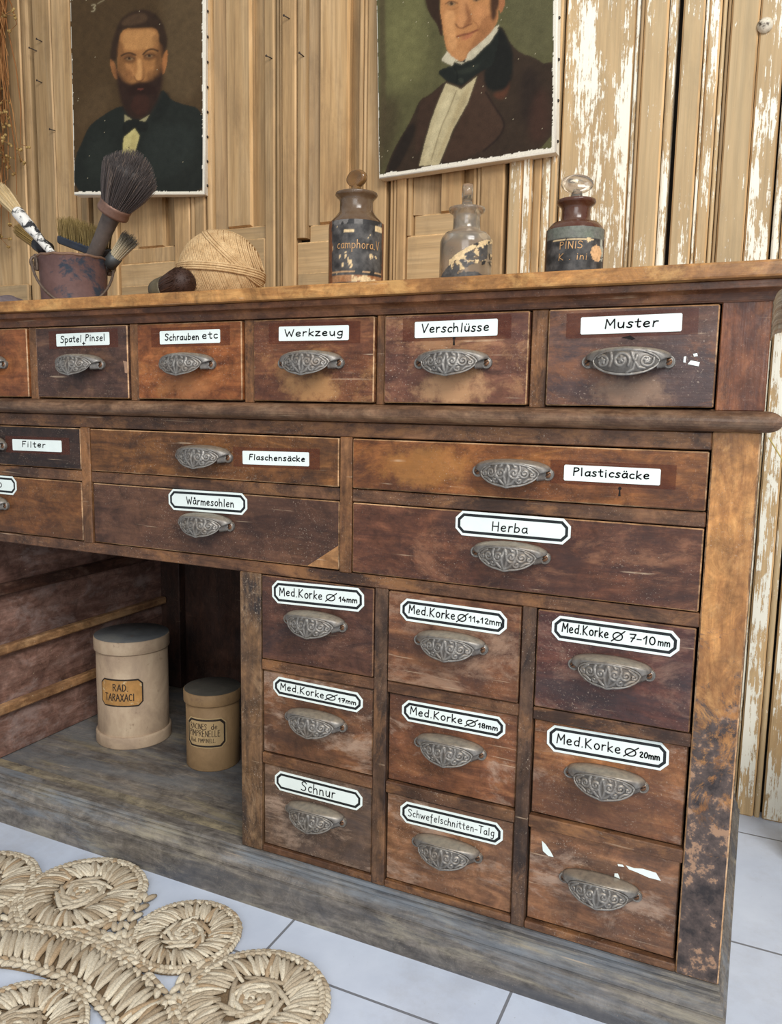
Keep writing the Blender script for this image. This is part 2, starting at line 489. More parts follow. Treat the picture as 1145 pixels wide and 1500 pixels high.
def pine(name, paint=0., thr=.5, horiz=False, tone=1., grey=0.):
    if name in MATS: return MATS[name]
    n = N(name)
    hi, lo = 7, .8
    sc = (lo, hi, hi) if horiz else (hi, hi, lo)
    g = n.noise(n.map(sc), 3.2, 8, .6, 1.1)
    fsc = (4, 120, 120) if horiz else (120, 120, 4)
    fine = n.noise(n.map(fsc), 1.2, 4, .6)
    T = lambda c: tuple(v*tone for v in lin(c))
    c = n.ramp(g, [(.28, T((172, 134, 90))), (.46, T((194, 156, 108))), (.60, T((204, 168, 122))), (.76, T((184, 146, 100)))])
    mul = n.new('ShaderNodeMix', data_type='RGBA', blend_type='MULTIPLY'); mul.inputs[0].default_value = .8
    n.link(c, mul.inputs[6]); n.link(n.ramp(fine, [(.34, .66), (.60, 1.08)]), mul.inputs[7]); c = mul.outputs[2]
    blot = n.noise(n.map((2.2, 2.2, 1.)), 5, 8, .7, .3)
    c = n.mix(n.math('MULTIPLY', n.ramp(blot, [(.50, 0.), (.68, 1.)]), .5), c, T((128, 100, 70)))
    kn = n.noise(n.map((1, 1, .7)), 21, 2, .5)
    c = n.mix(n.math('MULTIPLY', n.ramp(kn, [(.76, 0.), (.80, 1.)]), .6), c, T((104, 68, 38)))
    oi = n.new('ShaderNodeObjectInfo')
    m3 = n.new('ShaderNodeMix', data_type='RGBA', blend_type='MULTIPLY'); m3.inputs[0].default_value = 1.
    n.link(c, m3.inputs[6]); n.link(n.ramp(oi.outputs['Random'], [(0., .80), (1., 1.14)]), m3.inputs[7]); c = m3.outputs[2]
    if grey: c = n.mix(grey, c, lin((184, 168, 134)))
    if paint > 0:
        p1 = n.noise(n.map((8, 8, 1.6)), 3.6, 10, .70, .2)
        p2 = n.noise(n.map((190, 190, 9)), 1.5, 5, .7)
        p3 = n.noise(n.map((1, 1, .5)), 90, 6, .75)
        s = n.math('ADD', n.math('MULTIPLY', p1, .50), n.math('ADD', n.math('MULTIPLY', p2, .30), n.math('MULTIPLY', p3, .20)))
        f = n.ramp(s, [(thr, 0.), (thr+.012, 1.)])
        c = n.mix(n.math('MULTIPLY', f, paint), c, lin((240, 234, 216)))
        n.bump(n.math('ADD', n.math('MULTIPLY', f, 1.6), fine), .4, .0016)
    else:
        n.bump(fine, .28, .0014)
    n.base(c); n.rough(.62)
    n.b.inputs['Specular IOR Level'].default_value = .3
    MATS[name] = n.m
    return n.m
P0 = pine('pine_board', tone=.80, grey=.12); PB = pine('pine_board_pale', tone=.90, grey=.08); PH = pine('pine_rail', horiz=True, tone=.86, grey=.25)
PD = pine('shaded_pine_moulding', tone=.70, grey=.1)  # darker pine copy for slopes and beads; recess shade put into its colour
PF = pine('flaking_paint_pine', 1., .515, tone=.98, grey=.42); PF2 = pine('sparse_flaking_paint_pine', 1., .560, tone=.98, grey=.5)
PW = pine('white_edged_pine', 1., .49, tone=.98, grey=.45)
PFX = pine('thick_flaking_paint_pine', 1., .488, tone=1.1, grey=.3)
PE = pine('worn_pale_edge', tone=1.2, grey=.1)
VOID = plain('dark_gap', (26, 20, 15), .9)
YW = .64
mb = MB(); mb.box(-3.2, 1.6, YW, YW+.05, 0, 2.4)
struct(obj('wall_back', mb, VOID, org=(0, YW, 0)))
TOP = 2.15
def leaf(n):
    o = link('door_%d' % n, None, None, (DOOR_X[n-1], YW, 0))
    o.empty_display_size = .05
    return struct(o)
def board(par, name, x0, x1, d, mat, z0=0., z1=TOP, bev=.003, d0=.0):
    mb = MB(); mb.box(x0, x1, YW-d*1.35-.003, YW-d0, z0, z1, bev=bev, edge=1)
    return obj(name, mb, [mat, PE], par)
def bead(par, x0, x1, d, mat, z0=0., z1=TOP, hgt=.006, n=6):
    """rounded vertical moulding strip"""
    P = []
    for z in (z0, z1):
        row = [(x0, YW-.001, z)]
        for i in range(n+1):
            a = PI*i/n
            row.append((x0+(x1-x0)*(1-math.cos(a))/2, YW-d*1.2-hgt*math.sin(a), z))
        row.append((x1, YW-.001, z)); P.append(row)
    mb = MB(); mb.grid(P, smooth=False)
    m = len(P[0]); mb.f.append(tuple(range(m))); mb.mi.append(0); mb.sm.append(False)
    mb.f.append(tuple(range(2*m-1, m-1, -1))); mb.mi.append(0); mb.sm.append(False)
    return obj('bead', mb, mat, par)
def raised(par, x0, x1, zb, d, mat, zt=TOP, ch=.009, lip=.009):
    """fielded panel: raised centre with a step all round, open recess beside it"""
    mb = MB()
    y1 = YW-d; y0 = YW-d-lip
    c = ch*.35
    a = [(x0, zb), (x1, zb), (x1, zt), (x0, zt)]
    b = [(x0+c, zb+c), (x1-c, zb+c), (x1-c, zt-c), (x0+c, zt-c)]
    V = [(x, YW, z) for x, z in a]+[(x, y1, z) for x, z in a]+[(x, y0, z) for x, z in b]
    Fc = [(8, 9, 10, 11)]
    for i in range(4):
        j = (i+1) % 4
        Fc += [(i, j, 4+j, 4+i), (4+i, 4+j, 8+j, 8+i)]
    mb.add(V, Fc)
    mb.mi = [0]+[0, 1]*4
    return obj('panel', mb, [mat, PE], par)
def slope(par, x0, x1, d0, d1, mat, zb, zt=TOP, name='bevel'):
    """sloping field between frame and raised panel (depth d0 at x0, d1 at x1)"""
    mb = MB()
    V = [(x0, YW-d0, zb), (x1, YW-d1, zb), (x1, YW-d1, zt), (x0, YW-d0, zt), (x0, YW, zb), (x1, YW, zb), (x1, YW, zt), (x0, YW, zt)]
    mb.add(V, [(0, 1, 2, 3), (4, 7, 6, 5), (0, 4, 5, 1), (1, 5, 6, 2), (2, 6, 7, 3), (3, 7, 4, 0)])
    return obj(name, mb, mat, par)
DOOR_X = [-1.95, -1.45, -.88, -.6, -.32, -.02, .4]
L = leaf(1)
board(L, 'stile', -2.10, -1.800, .018, P0); bead(L, -1.798, -1.773, .018, PB)
board(L, 'stile', -3.0, -2.55, .018, P0); board(L, 'panel', -2.52, -2.12, .010, PB)
board(L, 'rail', -2.1, -1.80, .024, PH, 0, 1.06)
L = leaf(2)
board(L, 'stile', -1.752, -1.690, .020, P0); board(L, 'stile', -1.688, -1.625, .020, PB)
bead(L, -1.623, -1.608, .020, PB); board(L, 'stile', -1.607, -1.584, .020, P0)
board(L, 'stile', -1.572, -1.515, .017, P0); board(L, 'stile', -1.513, -1.488, .022, PB)
slope(L, -1.486, -1.434, .020, .001, P0, 1.13); raised(L, -1.433, -1.353, 1.130, .010, PB)
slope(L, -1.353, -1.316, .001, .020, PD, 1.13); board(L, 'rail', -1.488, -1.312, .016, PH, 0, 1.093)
board(L, 'bevel', -1.487, -1.313, .008, P0, 1.093, 1.131)
board(L, 'rail', -1.486, -1.314, .0175, PH, 0, 1.04)
board(L, 'stile', -1.310, -1.264, .022, PB); bead(L, -1.262, -1.250, .022, PB); board(L, 'stile', -1.248, -1.218, .022, P0)
bead(L, -1.216, -1.198, .020, PB, hgt=.008)
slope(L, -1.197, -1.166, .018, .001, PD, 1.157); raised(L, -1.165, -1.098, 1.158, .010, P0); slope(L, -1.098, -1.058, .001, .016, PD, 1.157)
board(L, 'bevel', -1.197, -1.057, .008, PH, 1.127, 1.158)
board(L, 'rail', -1.197, -1.056, .017, PH, 0, 1.128)
board(L, 'stile', -1.054, -1.028, .020, P0); bead(L, -1.026, -1.019, .018, PD, hgt=.004); bead(L, -1.018, -1.0135, .016, PB, hgt=.004)
DOOR2 = L
L = leaf(3)
board(L, 'stile', -1.009, -.973, .020, PB); bead(L, -.972, -.948, .019, PB, hgt=.008, z0=1.12)
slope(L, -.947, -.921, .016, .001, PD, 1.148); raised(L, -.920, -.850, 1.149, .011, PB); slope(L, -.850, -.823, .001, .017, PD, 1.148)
board(L, 'bevel', -.947, -.822, .008, PH, 1.110, 1.149)
board(L, 'rail', -.972, -.822, .017, PH, 0, 1.111); board(L, 'rail', -.970, -.824, .0185, PH, 0, 1.045)
bead(L, -.821, -.811, .018, PB, hgt=.006); bead(L, -.810, -.800, .018, PB, hgt=.006)
board(L, 'stile', -.799, -.752, .021, PB)
DOOR3 = L
L = leaf(4)
bead(L, -.745, -.738, .018, PB, hgt=.005); bead(L, -.737, -.730, .018, PB, hgt=.005)
board(L, 'stile', -.729, -.707, .020, PB); bead(L, -.706, -.695, .018, P0, z0=1.107, hgt=.005)
slope(L, -.694, -.636, .018, .001, P0, 1.149); raised(L, -.635, -.587, 1.149, .010, PB); slope(L, -.587, -.566, .001, .015, PB, 1.149)
board(L, 'bevel', -.694, -.565, .008, PH, 1.106, 1.15)
board(L, 'rail', -.706, -.565, .016, PH, 0, 1.107)
bead(L, -.564, -.556, .016, PD, hgt=.004); bead(L, -.555, -.546, .016, PD, hgt=.006); board(L, 'stile', -.545, -.496, .020, PB)
mb = MB(); mb.box(-.521, -.499, YW-.0225, YW-.0195, 1.02, 1.092, bev=.0006)
hinge = obj('hinge_plate', mb, plain('dull_iron', (112, 96, 84), .55, .6), L)
for z in (1.035, 1.057, 1.078):
    mb = MB(); mb.ball((-.51, YW-.0225, z), (.0028, .0018, .0028)); obj('nail', mb, plain('dark_nail', (60, 52, 48), .5, .5), L)
L = leaf(5)
board(L, 'stile', -.487, -.460, .021, PF2); board(L, 'stile', -.459, -.441, .023, PW); board(L, 'stile', -.440, -.424, .016, P0); bead(L, -.423, -.407, .018, PW)
board(L, 'stile', -.406, -.394, .018, PF2)
board(L, 'panel', -.390, -.262, .012, PF)
bead(L, -.261, -.254, .018, PW, hgt=.004); bead(L, -.253, -.247, .022, PD, hgt=.004)
board(L, 'stile', -.246, -.205, .022, PF2); bead(L, -.204, -.190, .021, PW, hgt=.005)
L = leaf(6)
board(L, 'stile', -.181, -.145, .021, PF2); bead(L, -.144, -.139, .020, PW, hgt=.005); board(L, 'stile', -.138, -.118, .017, PF)
bead(L, -.117, -.110, .014, PF2, hgt=.004); bead(L, -.109, -.104, .012, PD, hgt=.004)
board(L, 'panel', -.103, -.058, .009, PF2); board(L, 'panel', -.057, -.016, .009, PF)
bead(L, -.013, .000, .016, PW, hgt=.006); board(L, 'stile', .001, .032, .020, PFX); bead(L, .033, .043, .018, PF2, hgt=.005)
mb = MB(); mb.lathe([(.0, 0), (.012, .002), (.013, .008), (.007, .014), (.0, .016)], 14)
mb.v = [(x-.0485, YW-.010-z, y+1.408) for x, y, z in mb.v]
obj('knob', mb, plain('painted_knob', (206, 196, 176), .5, 0, .3, 90, second=((70, 58, 44), 60, .55)), L)
L = leaf(7)
board(L, 'stile', .047, .105, .020, PFX); bead(L, .106, .118, .018, PW); board(L, 'panel', .12, .30, .010, PF2); board(L, 'stile', .302, .40, .02, PF); board(L, 'panel', .41, .9, .012, PF2)
# nails left in the boards
NAIL = plain('dark_nail', (78, 70, 64), .5, .5)
def nail(par, x, z, dx=.012, dz=-.006):
    dx *= .6; dz *= .6
    mb = MB(); y = YW-.021
    mb.tube([(x, y+.006, z), (x-dx*.4, y-.012, z-dz*.4), (x-dx, y-.022, z-dz)], .0012, 6)
    mb.ball((x-dx, y-.022, z-dz), (.0026, .0012, .0026), 8, 5)
    obj('nail', mb, NAIL, par)
nail(DOOR2, -1.716, 1.648); nail(DOOR2, -1.732, 1.628, .03, -.012); nail(DOOR2, -1.722, 1.552, .01, -.004); nail(DOOR2, -1.682, 1.432, .014, -.002)
nail(DOOR3, -.985, 1.575, .016, -.006); nail(DOOR2, -1.03, 1.502, .016, -.005); nail(DOOR3, -.952, 1.494, .006, -.006)

# ================================================================== CABINET
cab = thing('apothecary_cabinet', 'long dark brown wooden apothecary cabinet with labelled drawers and an open bay', 'cabinet', (-.745, .26, 0))
XL, XR = -1.49, -.0028
DEP = .545
FR = wood('frame_wood', (62, 41, 30), (97, 66, 46), (124, 88, 60), stain=((40, 28, 24), .7), worn=((150, 104, 64), .6), dust=.6)
FRV = wood('frame_wood_upright', (72, 46, 30), (112, 76, 48), (140, 98, 62), axis='z', stain=((44, 32, 28), .65), worn=((158, 108, 66), .7), dust=.6)
DIV = wood('divider_wood', (52, 38, 32), (84, 62, 48), (112, 84, 62), axis='z', stain=((36, 28, 26), .8), worn=((150, 106, 70), .5), dust=.7)
POST = wood('post_wood', (58, 45, 36), (102, 76, 54), (140, 104, 70), axis='z', stain=((42, 38, 38), .95), worn=((160, 128, 96), .6), dust=.9)
EDGE = wood('worn_edge_wood', (120, 82, 50), (176, 134, 94), (206, 168, 128), stain=((70, 46, 32), .8), worn=((214, 180, 142), .7), dust=.2, scratch=0)
EDGED = wood('dark_edge_wood', (70, 48, 34), (112, 80, 56), (150, 112, 80), stain=((44, 32, 26), .8), worn=((176, 134, 96), .5), dust=.3, scratch=0)
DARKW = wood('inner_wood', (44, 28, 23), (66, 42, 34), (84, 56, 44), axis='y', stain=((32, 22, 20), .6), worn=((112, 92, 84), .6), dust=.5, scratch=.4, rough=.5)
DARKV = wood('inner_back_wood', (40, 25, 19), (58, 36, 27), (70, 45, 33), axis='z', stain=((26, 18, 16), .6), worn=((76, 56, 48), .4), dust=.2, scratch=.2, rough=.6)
def part(name, mb, mat, par=None, **kw):
    return obj(name, mb, mat, par or cab, **kw)
def boxp(name, x0, x1, y0, y1, z0, z1, mat, bev=.0012, edge=None, par=None):
    mb = MB(); mb.box(x0, x1, y0, y1, z0, z1, bev=bev, edge=edge)
    return part(name, mb, mat, par)
G = .0009
# upright at the right: two boards meeting under the waist moulding
URS = wood('upper_stile_wood', (76, 44, 30), (114, 68, 44), (142, 90, 56), axis='z', stain=((62, 34, 28), .7), worn=((176, 112, 66), .4), dust=.35)
boxp('stile', -.0515, -.0016, 0, .03, .757, .8945, URS, .0012, None)
def stile_mat():
    """gold-brown upright whose lower half is soaked black-brown, chipped back to bare wood"""
    m = wood('lower_stile_wood', (128, 84, 46), (176, 124, 72), (202, 152, 94), axis='z', stain=((104, 66, 42), .55), worn=((208, 158, 100), .6), dust=.5)
    t = m.node_tree; b = t.nodes['Principled BSDF']
    src = b.inputs['Base Color'].links[0].from_socket
    tc = t.nodes.new('ShaderNodeTexCoord'); sp = t.nodes.new('ShaderNodeSeparateXYZ'); t.links.new(tc.outputs['Object'], sp.inputs[0])
    no = t.nodes.new('ShaderNodeTexNoise'); no.inputs['Scale'].default_value = 22; no.inputs['Detail'].default_value = 12; no.inputs['Roughness'].default_value = .8; no.inputs['Distortion'].default_value = .6
    t.links.new(tc.outputs['Object'], no.inputs['Vector'])
    no2 = t.nodes.new('ShaderNodeTexNoise'); no2.inputs['Scale'].default_value = 44; no2.inputs['Detail'].default_value = 8; no2.inputs['Roughness'].default_value = .7
    t.links.new(tc.outputs['Object'], no2.inputs['Vector'])
    mr = t.nodes.new('ShaderNodeMapRange'); mr.inputs['From Min'].default_value = .26; mr.inputs['From Max'].default_value = -.26
    mr.inputs['To Min'].default_value = -.24; mr.inputs['To Max'].default_value = .22
    t.links.new(sp.outputs['Z'], mr.inputs['Value'])
    ad = t.nodes.new('ShaderNodeMath'); ad.operation = 'ADD'; t.links.new(no.outputs[0], ad.inputs[0]); t.links.new(mr.outputs[0], ad.inputs[1])
    rp = t.nodes.new('ShaderNodeValToRGB'); rp.color_ramp.elements[0].position = .46; rp.color_ramp.elements[1].position = .54
    t.links.new(ad.outputs[0], rp.inputs[0])
    rc = t.nodes.new('ShaderNodeValToRGB'); rc.color_ramp.elements[0].position = .36; rc.color_ramp.elements[1].position = .55
    rc.color_ramp.elements[0].color = (*lin((44, 38, 38)), 1); rc.color_ramp.elements[1].color = (*lin((90, 76, 70)), 1)
    e = rc.color_ramp.elements.new(.60); e.color = (*lin((158, 124, 98)), 1)
    t.links.new(no2.outputs[0], rc.inputs[0])
    mx = t.nodes.new('ShaderNodeMix'); mx.data_type = 'RGBA'
    t.links.new(rp.outputs[0], mx.inputs[0]); t.links.new(src, mx.inputs[6]); t.links.new(rc.outputs[0], mx.inputs[7])
    t.links.new(mx.outputs[2], b.inputs['Base Color'])
    return m
mb = MB(); mb.box(-.0519, XR, 0, .03, .0745, .7345, bev=.0016, edge=1)
part('stile', mb, [stile_mat(), EDGE])
boxp('stile', XL, -1.446, 0, .03, .0745, .8945, FRV)
# upper row dividers
for a, b in ((-1.107, -1.0895), (-.8918, -.8752), (-.6798, -.6636), (-.4700, -.4581), (-.2627, -.2425), (-1.322, -1.304)):
    boxp('divider', a, b, .0, .028, .757, .8735, FRV)
boxp('panel', -1.445, -1.323, .004, .02, .757, .8735, FR)
boxp('rail', XL, XR, .002, .03, .8733, .8948, FR)
boxp('rail', XL, XR, .004, .03, .732, .7588, FR)
# lower frame
boxp('rail', -1.446, -.0523, .0, .028, .7133, .7335, FR)
boxp('rail', -1.446, -1.0008, .0, .028, .6258, .6430, FR); boxp('rail', -.9796, -.5240, .0, .028, .6258, .6430, FR); boxp('rail', -.5040, -.0532, .0, .028, .6258, .6430, FR)
boxp('rail', -1.446, -.0523, .0, .028, .5092, .5260, FR)
boxp('divider', -1.0, -.9805, -.001, .028, .5255, .7135, FRV, .0012); boxp('divider', -.5232, -.5047, -.001, .028, .5255, .7135, FRV)
boxp('post', -.6915, -.6543, -.0005, .034, .0745, .5092, POST, .0016)
boxp('divider', -.4675, -.4478, .0, .028, .0745, .5092, DIV); boxp('divider', -.2602, -.2424, .0, .028, .0745, .5092, DIV)
for a, b in ((-.6535, -.4680), (-.4470, -.2606), (-.2418, -.0525)):
    boxp('rail', a, b, .0005, .028, .3639, .3800, FR); boxp('rail', a, b, .0005, .028, .2174, .2340, FR); boxp('rail', a, b, .0005, .028, .0745, .0848, FR)
boxp('panel', -1.446, -1.286, .004, .028, .0745, .5092, FRV)
# carcass
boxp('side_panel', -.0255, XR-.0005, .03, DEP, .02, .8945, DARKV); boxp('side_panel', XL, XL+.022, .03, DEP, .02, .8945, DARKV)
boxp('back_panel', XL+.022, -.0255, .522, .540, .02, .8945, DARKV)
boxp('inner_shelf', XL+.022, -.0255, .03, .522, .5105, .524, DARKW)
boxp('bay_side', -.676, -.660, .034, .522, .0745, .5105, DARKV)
# open bay: left wall with runners, corner strip, floor
boxp('bay_side', -1.300, -1.280, .028, .522, .0745, .5105, wood('bay_wall_wood', (88, 62, 52), (126, 94, 82), (152, 122, 110), axis='y', stain=((78, 54, 48), .5), worn=((168, 150, 144), .45), dust=.4, scratch=.4, rough=.5))
boxp('corner_strip', -1.280, -1.225, .500, .522, .0745, .5105, DARKV)
RUN = wood('runner_wood', (128, 90, 60), (172, 130, 90), (200, 158, 114), axis='y', stain=((84, 56, 42), .6), worn=((196, 156, 116), .5), dust=.3)
RUND = wood('dark_runner_wood', (52, 34, 28), (78, 52, 42), (100, 72, 58), axis='y', stain=((40, 28, 26), .6), worn=((130, 104, 90), .5), dust=.3)
boxp('runner', -1.280, -1.262, .028, .500, .279, .296, RUN, .003); boxp('runner', -1.280, -1.262, .028, .500, .164, .182, RUN, .003); boxp('runner', -1.280, -1.264, .028, .500, .392, .414, RUND, .003)
BAYF = wood('bay_floor_wood', (84, 78, 74), (116, 108, 100), (146, 136, 122), axis='x', stain=((58, 52, 52), .7), worn=((150, 138, 112), .7), dust=.5, scratch=1., rough=.5, patch=((112, 116, 120), .5, .62, .6), stretch=.22)
mb = MB(); mb.box(-1.300, -.676, .004, .522, .060, .0735, bev=.002)
part('bay_floor', mb, BAYF)
mb = MB(); mb.box(-1.300, -.676, .0035, .046, .060, .0738, bev=.0025)
part('bay_lip', mb, wood('bay_lip_wood', (92, 84, 74), (124, 114, 98), (150, 138, 114), stain=((78, 72, 68), .7), worn=((176, 160, 126), .6), dust=.4, scratch=.6, rough=.55))
# swept mouldings with mitred returns
def sweep(name, prof, mat, xr=XR, xl=XL, yend=.535, smooth=False, ks=1.):
    mb = MB(); P = []
    for d, z in prof:
        P.append([(xl-d, yend, z), (xl-d, -d, z), (xr+d*ks, -d, z), (xr+d*ks, yend, z)])
    mb.grid(P, smooth=smooth)
    m = len(prof)
    # close the back with an inner skin
    Q = [[(xl+.012, yend, z), (xl+.012, .02, z), (xr-.012, .02, z), (xr-.012, yend, z)] for z in (prof[-1][1], prof[0][1])]
    mb.grid([P[-1]]+Q+[P[0]], smooth=False)
    o = part(name, mb, mat)
    return o
PL = wood('plinth_wood', (78, 72, 67), (110, 103, 96), (138, 130, 118), stain=((74, 76, 82), .75), worn=((166, 156, 134), .6), dust=.4, scratch=.3, rough=.55, patch=((128, 136, 144), .52, .60, .6), stretch=.16)
prof = [(-.010, .0740), (.002, .0742), (.0042, .0730), (.0046, .0702), (.0028, .0692), (.0030, .0680), (.0066, .0676), (.0084, .0664), (.0086, .0644), (.0070, .0632), (.0076, .0620), (.0110, .0606), (.0160, .0572), (.0195, .0525), (.0205, .0496), (.0200, .0484), (.0240, .0478), (.0268, .0462), (.0278, .043), (.0285, .0), (-.010, .0)]
sweep('plinth', prof, PL, ks=.4)
WM = wood('waist_wood', (72, 50, 36), (106, 78, 58), (136, 106, 80), stain=((54, 38, 30), .6), worn=((150, 122, 96), .4), dust=.3, scratch=.4, rough=.4)
hr = [(-.006, .7345)]+[(.004+.0165*math.sin(PI*i/12), .7458-.0115*math.cos(PI*i/12)) for i in range(13)]+[(-.006, .7575)]
sweep('waist_moulding', hr, WM, smooth=False)
CO = wood('cornice_wood', (74, 46, 32), (110, 70, 46), (138, 94, 62), stain=((50, 32, 26), .6), worn=((150, 104, 66), .4), dust=.35, rough=.36)
cv = [(-.004, .8738), (.002, .8742), (.0024, .8756)]+[(.0028+.0105*(1-math.cos(PI/2*i/6)), .8762+.0100*math.sin(PI/2*i/6)) for i in range(7)]+[(.0162, .8866), (.0168, .8872), (.0172, .8940), (.0165, .8950), (-.004, .8950)]
sweep('cornice', cv, CO)
WT = wood('worktop_wood', (128, 84, 44), (168, 118, 66), (196, 148, 90), stain=((96, 62, 38), .55), worn=((206, 160, 98), .6), dust=.3, rough=.4, gs=.8, patch=((104, 70, 46), .54, .70, .6))
mb = MB(); mb.box(XL-.035, .031, -.031, .553, .8952, .9125, bev=.0025, seg=2)
part('worktop', mb, WT)

# ------------------------------------------------------------------ cup pulls
def pull_mesh(kind):
    mb = MB(); ow, oh = .0365, .0152
    def top(u): return .0138*math.sqrt(max(0, 1-u*u))
    def bot(u):
        s = math.sqrt(max(0, 1-u*u))
        return -.0158*(s**1.15)-.0012*math.exp(-(u/.12)**2)*(0 if kind == 'roundel' else 1)
    def fy(u): return -.0235*(1-.40*u*u)
    # relief curves on the face (x, z) in metres
    cur = []
    def spiral(cx, cz, r, turns, a0, sgn, n=26):
        return [(cx+r*(1-.86*i/n)*math.cos(a0+sgn*turns*2*PI*i/n), cz+r*(1-.86*i/n)*math.sin(a0+sgn*turns*2*PI*i/n)) for i in range(n+1)]
    if kind == 'roundel':
        cur += [spiral(-.0035, .0005, .0098, 1.6, -.6, 1), spiral(-.0245, -.0006, .0072, 1.5, 2.4, -1), spiral(.0235, .0008, .0076, 1.5, .4, -1)]
        cur += [[(.007, .010), (.010, .002), (.016, -.007), (.022, -.008)], [(-.016, .011), (-.014, .002), (-.016, -.006)], [(.003, -.013), (.010, -.009), (.013, .006)]]
        for cx, cz in ((-.0035, .0015), (-.025, 0), (.024, .001)):
            for k in range(5):
                a = 2*PI*k/5+.4
                cur.append([(cx, cz), (cx+.0036*math.cos(a), cz+.0036*math.sin(a))])
    else:
        for s in (-1, 1):
            cur += [spiral(s*.0085, .0012, .0066, 1.5, PI/2-s*1.9, -s), spiral(s*.0210, .0012, .0060, 1.5, PI/2+s*1.0, s), spiral(s*.0150, -.0076, .0042, 1.3, PI/2, s), spiral(s*.0295, -.0004, .0036, 1.2, PI/2, -s)]
            cur += [[(0, -.0145), (s*.002, -.009), (s*.0035, -.002), (s*.0018, .006), (s*.0002, .011)],
                    [(0, -.0145), (s*.006, -.011), (s*.012, -.004), (s*.016, .006), (s*.0145, .0105)],
                    [(s*.0235, .0085), (s*.028, .005), (s*.0325, .001)], [(s*.007, .0115), (s*.0095, .0085)], [(s*.020, -.010), (s*.025, -.006), (s*.030, -.005)]]
    seg = []
    for c in cur:
        for a, b in zip(c[:-1], c[1:]): seg.append((*a, *b))
    sg = np.array(seg)
    nu, nw = 108, 40
    us = np.sin(np.linspace(-PI/2, PI/2, nu)); ws = np.linspace(0, 1, nw)
    T = np.array([top(u) for u in us]); B = np.array([bot(u) for u in us])
    X = np.repeat((ow*us)[None], nw, 0); Zf = T[None]*(1-ws[:, None])+B[None]*ws[:, None]
    pt = np.stack([X.ravel(), Zf.ravel()], 1)
    A_ = sg[:, :2]; D_ = sg[:, 2:]-A_; L2 = (D_**2).sum(1)+1e-12
    tt = np.clip(((pt[:, None]-A_[None])*D_[None]).sum(2)/L2, 0, 1)
    dist = np.sqrt(((pt[:, None]-A_[None]-tt[..., None]*D_[None])**2).sum(2)).min(1).reshape(nw, nu)
    h = .0016*np.exp(-(dist/.00085)**2)
    rimd = np.minimum(np.minimum(Zf-B[None], T[None]-Zf), (ow*(1-np.abs(us)))[None]*1.5)
    h = np.where(rimd < .0016, .0014, h*np.clip((rimd-.0012)/.001, 0, 1))
    P = []; cols = []
    for i in range(nw):
        w = ws[i]; row = []
        for j in range(nu):
            u = us[j]
            y = fy(u)-.0028*4*w*(1-w)*(1-u*u)-.002*w-h[i, j]
            row.append((X[i, j], y, Zf[i, j]))
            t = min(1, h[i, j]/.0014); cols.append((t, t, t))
        P.append(row)
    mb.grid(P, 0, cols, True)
    # shoulder from drawer face to the rim of the face
    S = []; nv = 10
    for k in range(nv+1):
        v = k/nv; row = []
        for j in range(0, nu, 3):
            u = us[j]; s = math.sqrt(max(0, 1-u*u))
            xb = .0480*u; zb = .0138*s**.75+.0034
            e = 1-math.cos(v*PI/2)
            row.append((xb+(ow*u-xb)*e, (fy(u)-.0012)*math.sin(v*PI/2)**.85, zb+(T[j]-zb)*e))
        S.append(row)
    mb.grid(S, 0, (.75, .75, .75), True)
    # ears with arms
    for s in (-1, 1):
        P = []
        for k in range(9):
            v = k/8
            x = s*(.0475-.0135*v); y = -.0032-(.0135)*(v**1.8); hw = .0062+.0016*v
            row = []
            for q in range(7):
                a = -1+2*q/6
                row.append((x, y+.0022*a*a, a*hw))
            P.append(row)
        mb.grid(P, 0, (.7, .7, .7), True)
        V = []
        ring = [(s*(.0445)+.0073*math.cos(2*PI*i/20), .0073*math.sin(2*PI*i/20)) for i in range(20)]
        mb.extrude([(x, 0, z) for x, z in ring], (0, -.0042, 0), 0, (.6, .6, .6))
        mb.lathe([(.0072, 0), (.0066, .0010), (.0058, .0006), (.0050, .0003)], 18)
        k = 18*4
        mb.v[-k:] = [(x+s*.0445, -.0040-z, y) for x, y, z in mb.v[-k:]]
        # screw with slot
        mb.lathe([(.0043, -.001), (.0041, .0006), (.0028, .0012), (0, .0014)], 14, 1)
        k = 14*4
        mb.v[-k:] = [(x+s*.0445, -.0042-z, y) for x, y, z in mb.v[-k:]]
        a = .6
        c_, s_ = math.cos(a), math.sin(a)
        sl = [(-.0038, -.0005), (.0038, -.0005), (.0038, .0005), (-.0038, .0005)]
        mb.extrude([(x*c_-z*s_+s*.0445, -.0052, x*s_+z*c_) for x, z in sl], (0, -.0007, 0), 2)
    return mb
def iron():
    n = N('aged_iron_pull')
    a = n.attr('Col')
    x = n.noise(n.map((1, 1, 1)), 130, 6, .65); y = n.noise(n.map((1, 1, 1), loc=(3, 1, 1)), 38, 7, .7)
    c = n.ramp(x, [(.3, lin((104, 100, 96))), (.7, lin((150, 145, 138)))])
    c = n.mix(n.math('MULTIPLY', n.ramp(y, [(.5, 0.), (.68, 1.)]), .5), c, lin((112, 92, 72)))
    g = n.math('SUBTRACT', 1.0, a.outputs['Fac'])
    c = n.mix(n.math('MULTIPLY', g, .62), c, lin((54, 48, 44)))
    n.base(c)
    ge = n.new('ShaderNodeNewGeometry'); sp = n.new('ShaderNodeSeparateXYZ'); n.link(ge.outputs['Normal'], sp.inputs[0])
    du = n.math('MULTIPLY', n.ramp(sp.outputs['Z'], [(.45, 0.), (.9, 1.)]), n.ramp(x, [(.35, .35), (.65, .8)]))
    c = n.mix(du, c, lin((168, 152, 130))); n.base(c)
    n.b.inputs['Metallic'].default_value = .45
    n.rough(n.ramp(y, [(.3, .34), (.7, .55)]))
    n.bump(x, .25, .0006)
    return n.m
IRON = iron()
